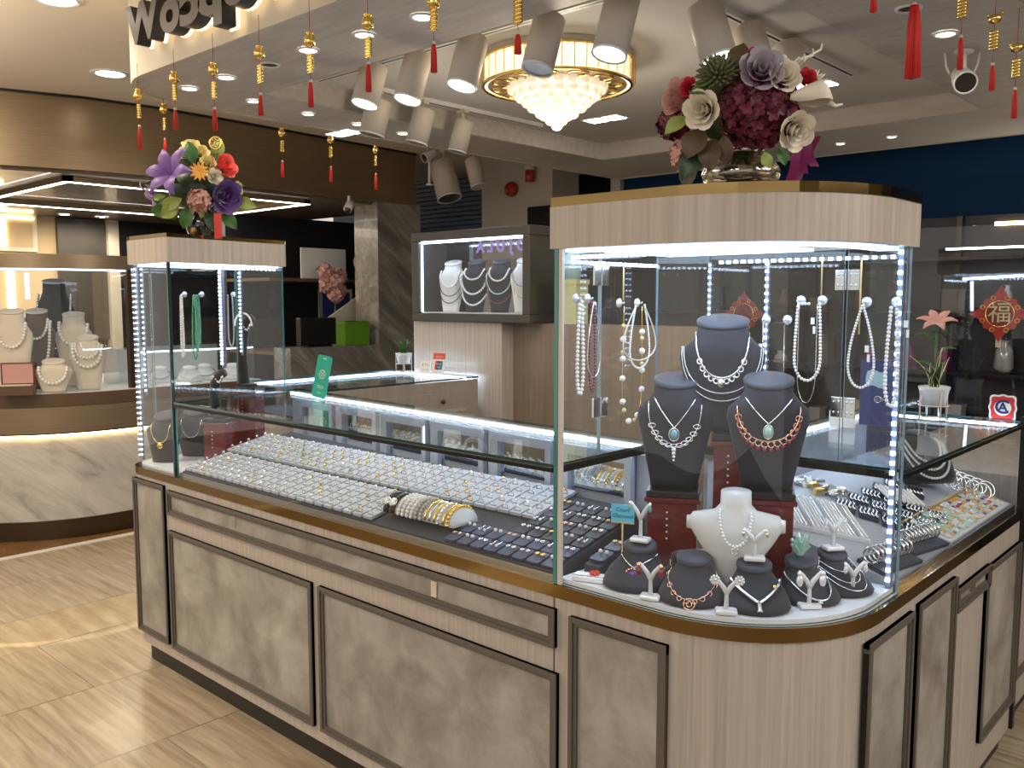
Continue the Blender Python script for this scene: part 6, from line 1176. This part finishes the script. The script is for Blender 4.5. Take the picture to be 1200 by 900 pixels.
e = cp2(.88)[-1]; MB().bb((e[0] - .04, e[1] - .02, .956), (e[0] + .01, e[1] + .02, 1.745)).build('corner_post', 'bronze_dark', lk); MB().bb((e[0] - .6, e[1] - .003, .956), (e[0] - .04, e[1] + .003, 1.745)).build('side_glass', 'glass', lk)
for (u, v0, v1, y) in ((31, 319, 350, .55),):
    p0, p1 = at(u, v0, x=-5.2), at(u, v1, x=-5.2); MB().bb((-5.205, p0.y - .012, p1.z), (-5.195, p0.y + .012, min(p0.z, 1.73))).build('led_strip', 'led_soft', lk)
def sb(u, x, vt, vb, lab, m, cap, neck, hm=None, s=1.3):
    p = at(u, vb, x=x); h = (at(u, vt, x=x).z - .956); loc = (x, p.y, .9565); b = Bust(TALL(h, s), R(62), loc); t_ = thing('necklace_bust', lab, 'bust', loc, R(62)); b.body('torso', m, t_, cap)
    for (nm, mm, w_, zt, dr, r) in neck: necklace(b, nm, b.curve(w_, zt * h, dr * h), 'bead', mm, r)
sb(17, -4.70, 362, 449, 'cream linen bust with a pearl row at the picture edge in the left shop', 'linen', 'linen', [('white pearl row on the cream bust at the picture edge', 'pearl', .07, .85, .3, .010)], s=1.15)
sb(46, -4.92, 362, 449, 'brown and cream bust with a long pearl necklace in the left shop', 'linen_brown', 'linen', [('long white pearl necklace on the brown bust', 'pearl', .07, .85, .65, .011), ('second pearl row on the brown bust', 'pearl', .06, .88, .25, .010)], s=1.1)
sb(89, -4.90, 366, 447, 'tall cream linen bust with a thick pearl collar in the left shop', 'linen', 'linen', [('thick white pearl collar on the tall cream bust', 'pearl', .075, .86, .3, .012)], s=1.15)
sb(104, -4.60, 394, 448, 'shorter cream linen bust with a double pearl collar in the left shop', 'linen', 'linen', [('outer white pearl collar on the shorter cream bust', 'pearl', .075, .85, .42, .012), ('inner white pearl collar on the shorter cream bust', 'pearl', .062, .86, .26, .010)], s=1.1)
sb(63, -4.58, 423, 449, 'smallest cream bust with a white shell necklace in the left shop', 'linen', 'linen', [('white shell necklace on the smallest cream bust', 'pearl', .07, .8, .5, .011)], s=1.1)
sb(68, -5.18, 326, 445, 'tall black bust with a long silver necklace at the back of the left showcase', 'velvet_black', 'leather_white', [('long silver necklace on the tall black bust', 'silver', .09, .84, .5, .010)], s=1.25)  # white neck cap paints the LED light falling on the top disc
p = at(22, 448, x=-4.56); jb = thing('jewellery_box', 'open dark red jewellery box with a pale lining in the left showcase', 'box', (-4.60, p.y, .9565), R(60)); MB().bb((-.10, -.05, 0), (.10, .05, .06)).build('box', 'wood_brown', jb, bevel=.003); MB().bb((-.095, .045, .06), (.095, .06, .20)).build('lid', 'lacquer_red', jb, bevel=.003); MB().bb((-.085, .043, .07), (.085, .045, .19)).build('lining', 'petal_pink', jb); MB().bb((-.085, -.04, .06), (.085, .04, .064)).build('cushion', 'linen', jb)
# ---- rectangular ring pendant light
zr_ = 2.27; A_, B2, = at(86, 209, z=zr_), at(352, 240, z=zr_); C_ = at(222, 254, z=zr_); x0_, x1_ = min(A_.x, B2.x), C_.x; y1_ = B2.y; y0_ = A_.y; x0_ = (A_.x + B2.x) / 2
rl_ = thing('ring_pendant', 'large rectangular bronze ceiling ring with white light inside in the left shop', 'ceiling light', (0, 0, 0))
for (a, b) in (((x0_, y0_), (x1_, y0_)), ((x1_, y0_), (x1_, y1_)), ((x1_, y1_), (x0_, y1_)), ((x0_, y1_), (x0_, y0_))):
    mb = MB(); path_strip(mb, [a, b], -.05, zr_ - .005, zr_ + .045, 0, 0); mb.build('bronze_bar', 'bronze', rl_); mb = MB(); path_strip(mb, [a, b], -.03, zr_ - .009, zr_ - .0055, 0, 0); mb.build('light_strip', 'led_white', rl_)
    MB().cyl((a[0], a[1], zr_ + .04), (a[0], a[1], 2.30), .008, 6).build('hanger', 'bronze_dark', rl_)
for (u, v) in ((78, 256), (72, 266), (90, 264), (106, 262)):
    p = at(u, v, z=2.299); q = p if p.x > -7 else Vector((-6.9, p.y * .9, 2.299)); downlight((q.x, q.y, 2.2995), .05, 'small ceiling downlight of the left shop, %s' % {78: 'upper of the four together', 72: 'lowest of the four together', 90: 'between two others of the four', 106: 'nearest the dark panel', 20: 'alone by the picture edge'}[u], 3, color=(1, .84, .62), grp='left shop downlights')
# warm lit niche, warm light lines and dark panel on the left shop wall
pn = at(20, 272, x=-7.19); nw = thing('wall_niche', 'warm lit shallow niche on the left shop wall', 'niche', (-7.2, pn.y, pn.z)); MB().bb((0, -.16, -.17), (.03, .16, .17)).build('frame', 'linen', nw); MB().bb((.03, -.12, -.13), (.034, .12, .13)).build('backing', 'wall_warm', nw); MB().bb((.034, -.13, .115), (.05, .13, .135)).build('light_strip', 'led_warm', nw); MB().bb((.034, -.14, -.13), (.05, -.10, .135)).build('light_strip', 'led_warm', nw)
for (u, v0, v1, lab) in ((12, 318, 366, 'warm vertical light line on the left shop wall behind the glass showcase'), (4, 250, 262, 'short warm light line at the picture edge on the left shop wall')):
    q0, q1 = at(u, v0, x=-7.19), at(u, v1, x=-7.19); tag(MB().bb((-.008, -.03, q1.z - q0.z), (0, .03, 0)).build('wall_light', 'led_warm', None, (-7.191, q0.y, q0.z)), lab, 'wall light')
q0, q1 = at(67, 262, x=-7.15), at(125, 298, x=-7.15); struct(MB().bb((-7.205, q0.y, q1.z - .8), (-7.15, q1.y, 2.29)).build('wall_panel', 'frame_grey')); q2 = at(136, 262, x=-7.15); struct(MB().bb((-7.205, q1.y, 0), (-7.10, q2.y, 2.295)).build('trim_3', 'lamp_white'))
# ================================================================== BEHIND THE LOW MARBLE WALL
zw = 1.1905
p0, p1 = at(350, 405, x=-4.31), at(391, 372, x=-4.31); mn = thing('monitor_back', 'black flat box of a monitor on the low marble wall', 'monitor', (-4.31, (p0.y + p1.y) / 2, zw), R(90)); wd = abs(p1.y - p0.y); MB().bb((-wd / 2, -.03, .012), (wd / 2, .03, p1.z - zw)).build('body', 'black', mn, bevel=.004); MB().bb((-wd / 3, -.05, 0), (wd / 3, .05, .012)).build('foot', 'black_metal', mn)
p0, p1 = at(398, 403, x=-4.29), at(426, 376, x=-4.29); o = MB().bb((-.09, -abs(p1.y - p0.y) / 2, 0), (.09, abs(p1.y - p0.y) / 2, p1.z - zw)).bb((-.094, -abs(p1.y - p0.y) / 2 - .003, p1.z - zw - .03), (.094, abs(p1.y - p0.y) / 2 + .003, p1.z - zw)).build('green_carton', 'green_box', None, (-4.31, (p0.y + p1.y) / 2, zw), bevel=.003); tag(o, 'plain bright green carton beside the black monitor on the low marble wall', 'box')
# shelving at the back of the left shop
bs = thing('wall_shelf', 'dark wall shelf unit behind the low marble wall', 'shelf', (0, 0, 0)); MB().bb((-5.62, 2.3, 0), (-5.56, 4.5, 2.28)).build('back_panel', 'dark_interior', bs); MB().bb((-5.56, 2.3, 1.70), (-4.90, 4.4, 1.725)).build('shelf', 'wood_brown', bs); MB().bb((-5.56, 2.3, 1.10), (-4.52, 4.4, 1.125)).build('shelf', 'wood_brown', bs)
def onshelf(u, v, x): return at(u, v, x=x)
p0, p1 = onshelf(352, 290, -5.06), onshelf(405, 325, -5.06); o = MB().bb((-.006, -abs(p1.y - p0.y) / 2, 0), (.006, abs(p1.y - p0.y) / 2, p0.z - 1.7255)).build('white_board', 'paper', None, (-5.06, (p0.y + p1.y) / 2, 1.7258)); tag(o, 'plain white board standing on the shelf above the black monitor', 'board')
p0 = onshelf(424, 328, -5.06); lmp = thing('globe_lamp', 'small pale globe lamp on the shelf beside the marble column', 'lamp', (-5.06, p0.y, 1.7258)); MB().lathe([(.05, 0), (.05, .02), (.04, .03), (.045, .09), (.04, .1)], 16).build('base', 'beige', lmp); MB().ball((0, 0, .16), .075, 14, 10).build('globe', 'linen', lmp)
p0 = onshelf(366, 345, -5.06); pf = thing('pink_flowers', 'spray of pink flowers hanging before the plain white board', 'flowers', (-4.75, p0.y, 1.1258)); MB().tube([(0, 0, .0), (.01, 0, .3), (.02, 0, .5)], .006, 5).build('stem', 'leaf_green', pf); MB().lathe([(.05, 0), (.06, .1), (.04, .18)], 14).build('vase', 'dark_lens', pf); [cluster((.03 * math.cos(i * 2), .07 * math.sin(i * 2.1), .46 + .04 * i), .05, 26, .03, 'blossom', 'petal_pink', pf, i) for i in range(6)]
p0, p1 = onshelf(378, 338, -5.0), onshelf(417, 372, -5.0); fp = thing('framed_picture', 'blue framed picture leaning under the shelf by the marble column', 'picture', (-5.06, (p0.y + p1.y) / 2, 1.1258)); wd = abs(p1.y - p0.y); h_ = p0.z - 1.13; MB().bb((-.012, -wd / 2, 0), (.012, wd / 2, h_)).build('frame', 'steel', fp); MB().bb((.012, -wd / 2 + .03, .03), (.014, wd / 2 - .03, h_ - .03)).build('print', 'blue_box', fp)
mb = MB(); [mb.ball((.0145, -wd * .3 + i * wd * .15, h_ * (.3 + .08 * (i % 2))), .03, 8, 6, 0, (.05, 1, 2.5)) for i in range(5)]; mb.build('print_figures', 'pearl_grey', fp)
ps2 = thing('tilted_panel', 'pale tilted panel like a sloping lid behind the green carton', 'panel', (-4.62, 2.80, 1.1258)); MB().bb((-.012, -.30, 0), (.012, .30, .02)).build('foot', 'linen', ps2); mb = MB(); mb.add([(0, -.42, .12), (0, .14, .44), (0, .30, .44), (0, .30, .02), (0, -.2, .02), (.02, -.42, .12), (.02, .14, .44), (.02, .30, .44), (.02, .30, .02), (.02, -.2, .02)], [(0, 1, 2, 3, 4), (9, 8, 7, 6, 5), (0, 5, 6, 1), (1, 6, 7, 2), (2, 7, 8, 3), (3, 8, 9, 4), (4, 9, 5, 0)]); mb.build('board', 'lamp_white', ps2)
# ================================================================== PILLAR FITTINGS AND THINGS BY THE NICHE
p = at(601, 222, y=3.995); bl = thing('alarm_bell', 'round dark red fire alarm bell on the grey pillar', 'alarm', p); M = Matrix.Rotation(R(90), 4, 'X'); MB().lathe([(.062, 0), (.064, .02), (.058, .045), (.035, .058), (0, .062)], 28, 0, M).build('gong', 'alarm_red', bl); MB().lathe([(0, .060), (.010, .062), (.008, .07), (0, .071)], 12, 0, M).build('boss', 'strobe_red', bl)
p = at(621, 205, y=3.95); st_ = thing('alarm_strobe', 'red glass alarm strobe with a grey cap on the pillar', 'alarm', (p.x, 3.95, p.z)); MB().lathe([(.036, -.06), (.042, -.055), (.042, .035), (.036, .04)], 18).build('red_lens', 'strobe_red', st_); MB().lathe([(.040, .04), (.040, .075), (.034, .08)], 18).build('cap', 'lamp_white', st_); MB().bb((-.012, 0, .05), (.012, .05, .07)).build('bracket', 'lamp_white', st_)
p0, p1 = at(619, 243, y=3.96), at(662, 275, y=3.96); tvm = thing('dark_screen', 'dark screen on the pillar beside the framed glass box', 'screen', (0, 0, 0)); MB().bb((p0.x, 3.95, p1.z - .25), (p1.x + .1, 3.998, p0.z)).build('panel', 'screen_off', tvm)
o = tag(MB().bb((-.13, -.05, 0), (.0, .05, .20)).bb((-.135, -.055, .20), (.005, .055, .225)).build('patterned_tin', 'leaf_cream', None, (-1.40, 1.895, 1.4255)), 'pale patterned box on the wood wall right of the framed glass box', 'box')
o = tag(MB().lathe([(.04, 0), (.05, .06), (.042, .11), (.02, .14), (0, .15)], 16).build('striped_bag', 'shell_blue', None, (-1.46, 1.89, 1.651)), 'small blue and white pouch on the pale patterned box', 'pouch')

# ================================================================== LEFT SHOP: low glass case behind the tower
gc = thing('low_glass_case', 'low lit glass case of white pearl boards on the left shop counter', 'showcase', (0, 0, 0))
gx0, gx1, gy0, gy1 = -5.1, -4.535, 1.04, 1.93
for (a, b) in (((gx1, gy0), (gx1, gy1)), ((gx1, gy1), (gx0, gy1)), ((gx0, gy0), (gx1, gy0))):
    mb = MB(); path_strip(mb, [a, b], .006, .956, 1.20, 0, 1); mb.build('side_glass', ['glass', 'glass_edge_dark'], gc)
MB().bb((gx0, gy0, 1.2005), (gx1, gy1, 1.206)).build('top_glass', 'glass_top', gc); MB().bb((gx1 - .02, gy0 + .01, 1.186), (gx1 - .01, gy1 - .01, 1.196)).build('led_strip', 'led_soft', gc); MB().bb((gx0, gy0, .956), (gx0 + .01, gy1, 1.20)).build('back_panel', 'leather_white', gc)
for i in range(5):
    loc = (-4.68 - .10 * (i % 2), 1.13 + i * .175, .9565); b = Bust(LOWB(.95), R(62), loc); t_ = thing('low_bust', ORD[i] + ' white leather low bust from the picture edge in the low lit glass case', 'bust', loc, R(62), 'white low busts'); b.body('chest', 'leather_white', t_, 'leather_white', 'neck_disc')
    necklace(b, 'pearl necklace on the ' + ORD[i] + ' white low bust of the low lit case', b.curve(.07, .08, .05), 'bead', ['pearl', 'pearl_grey'][i % 2], .006)
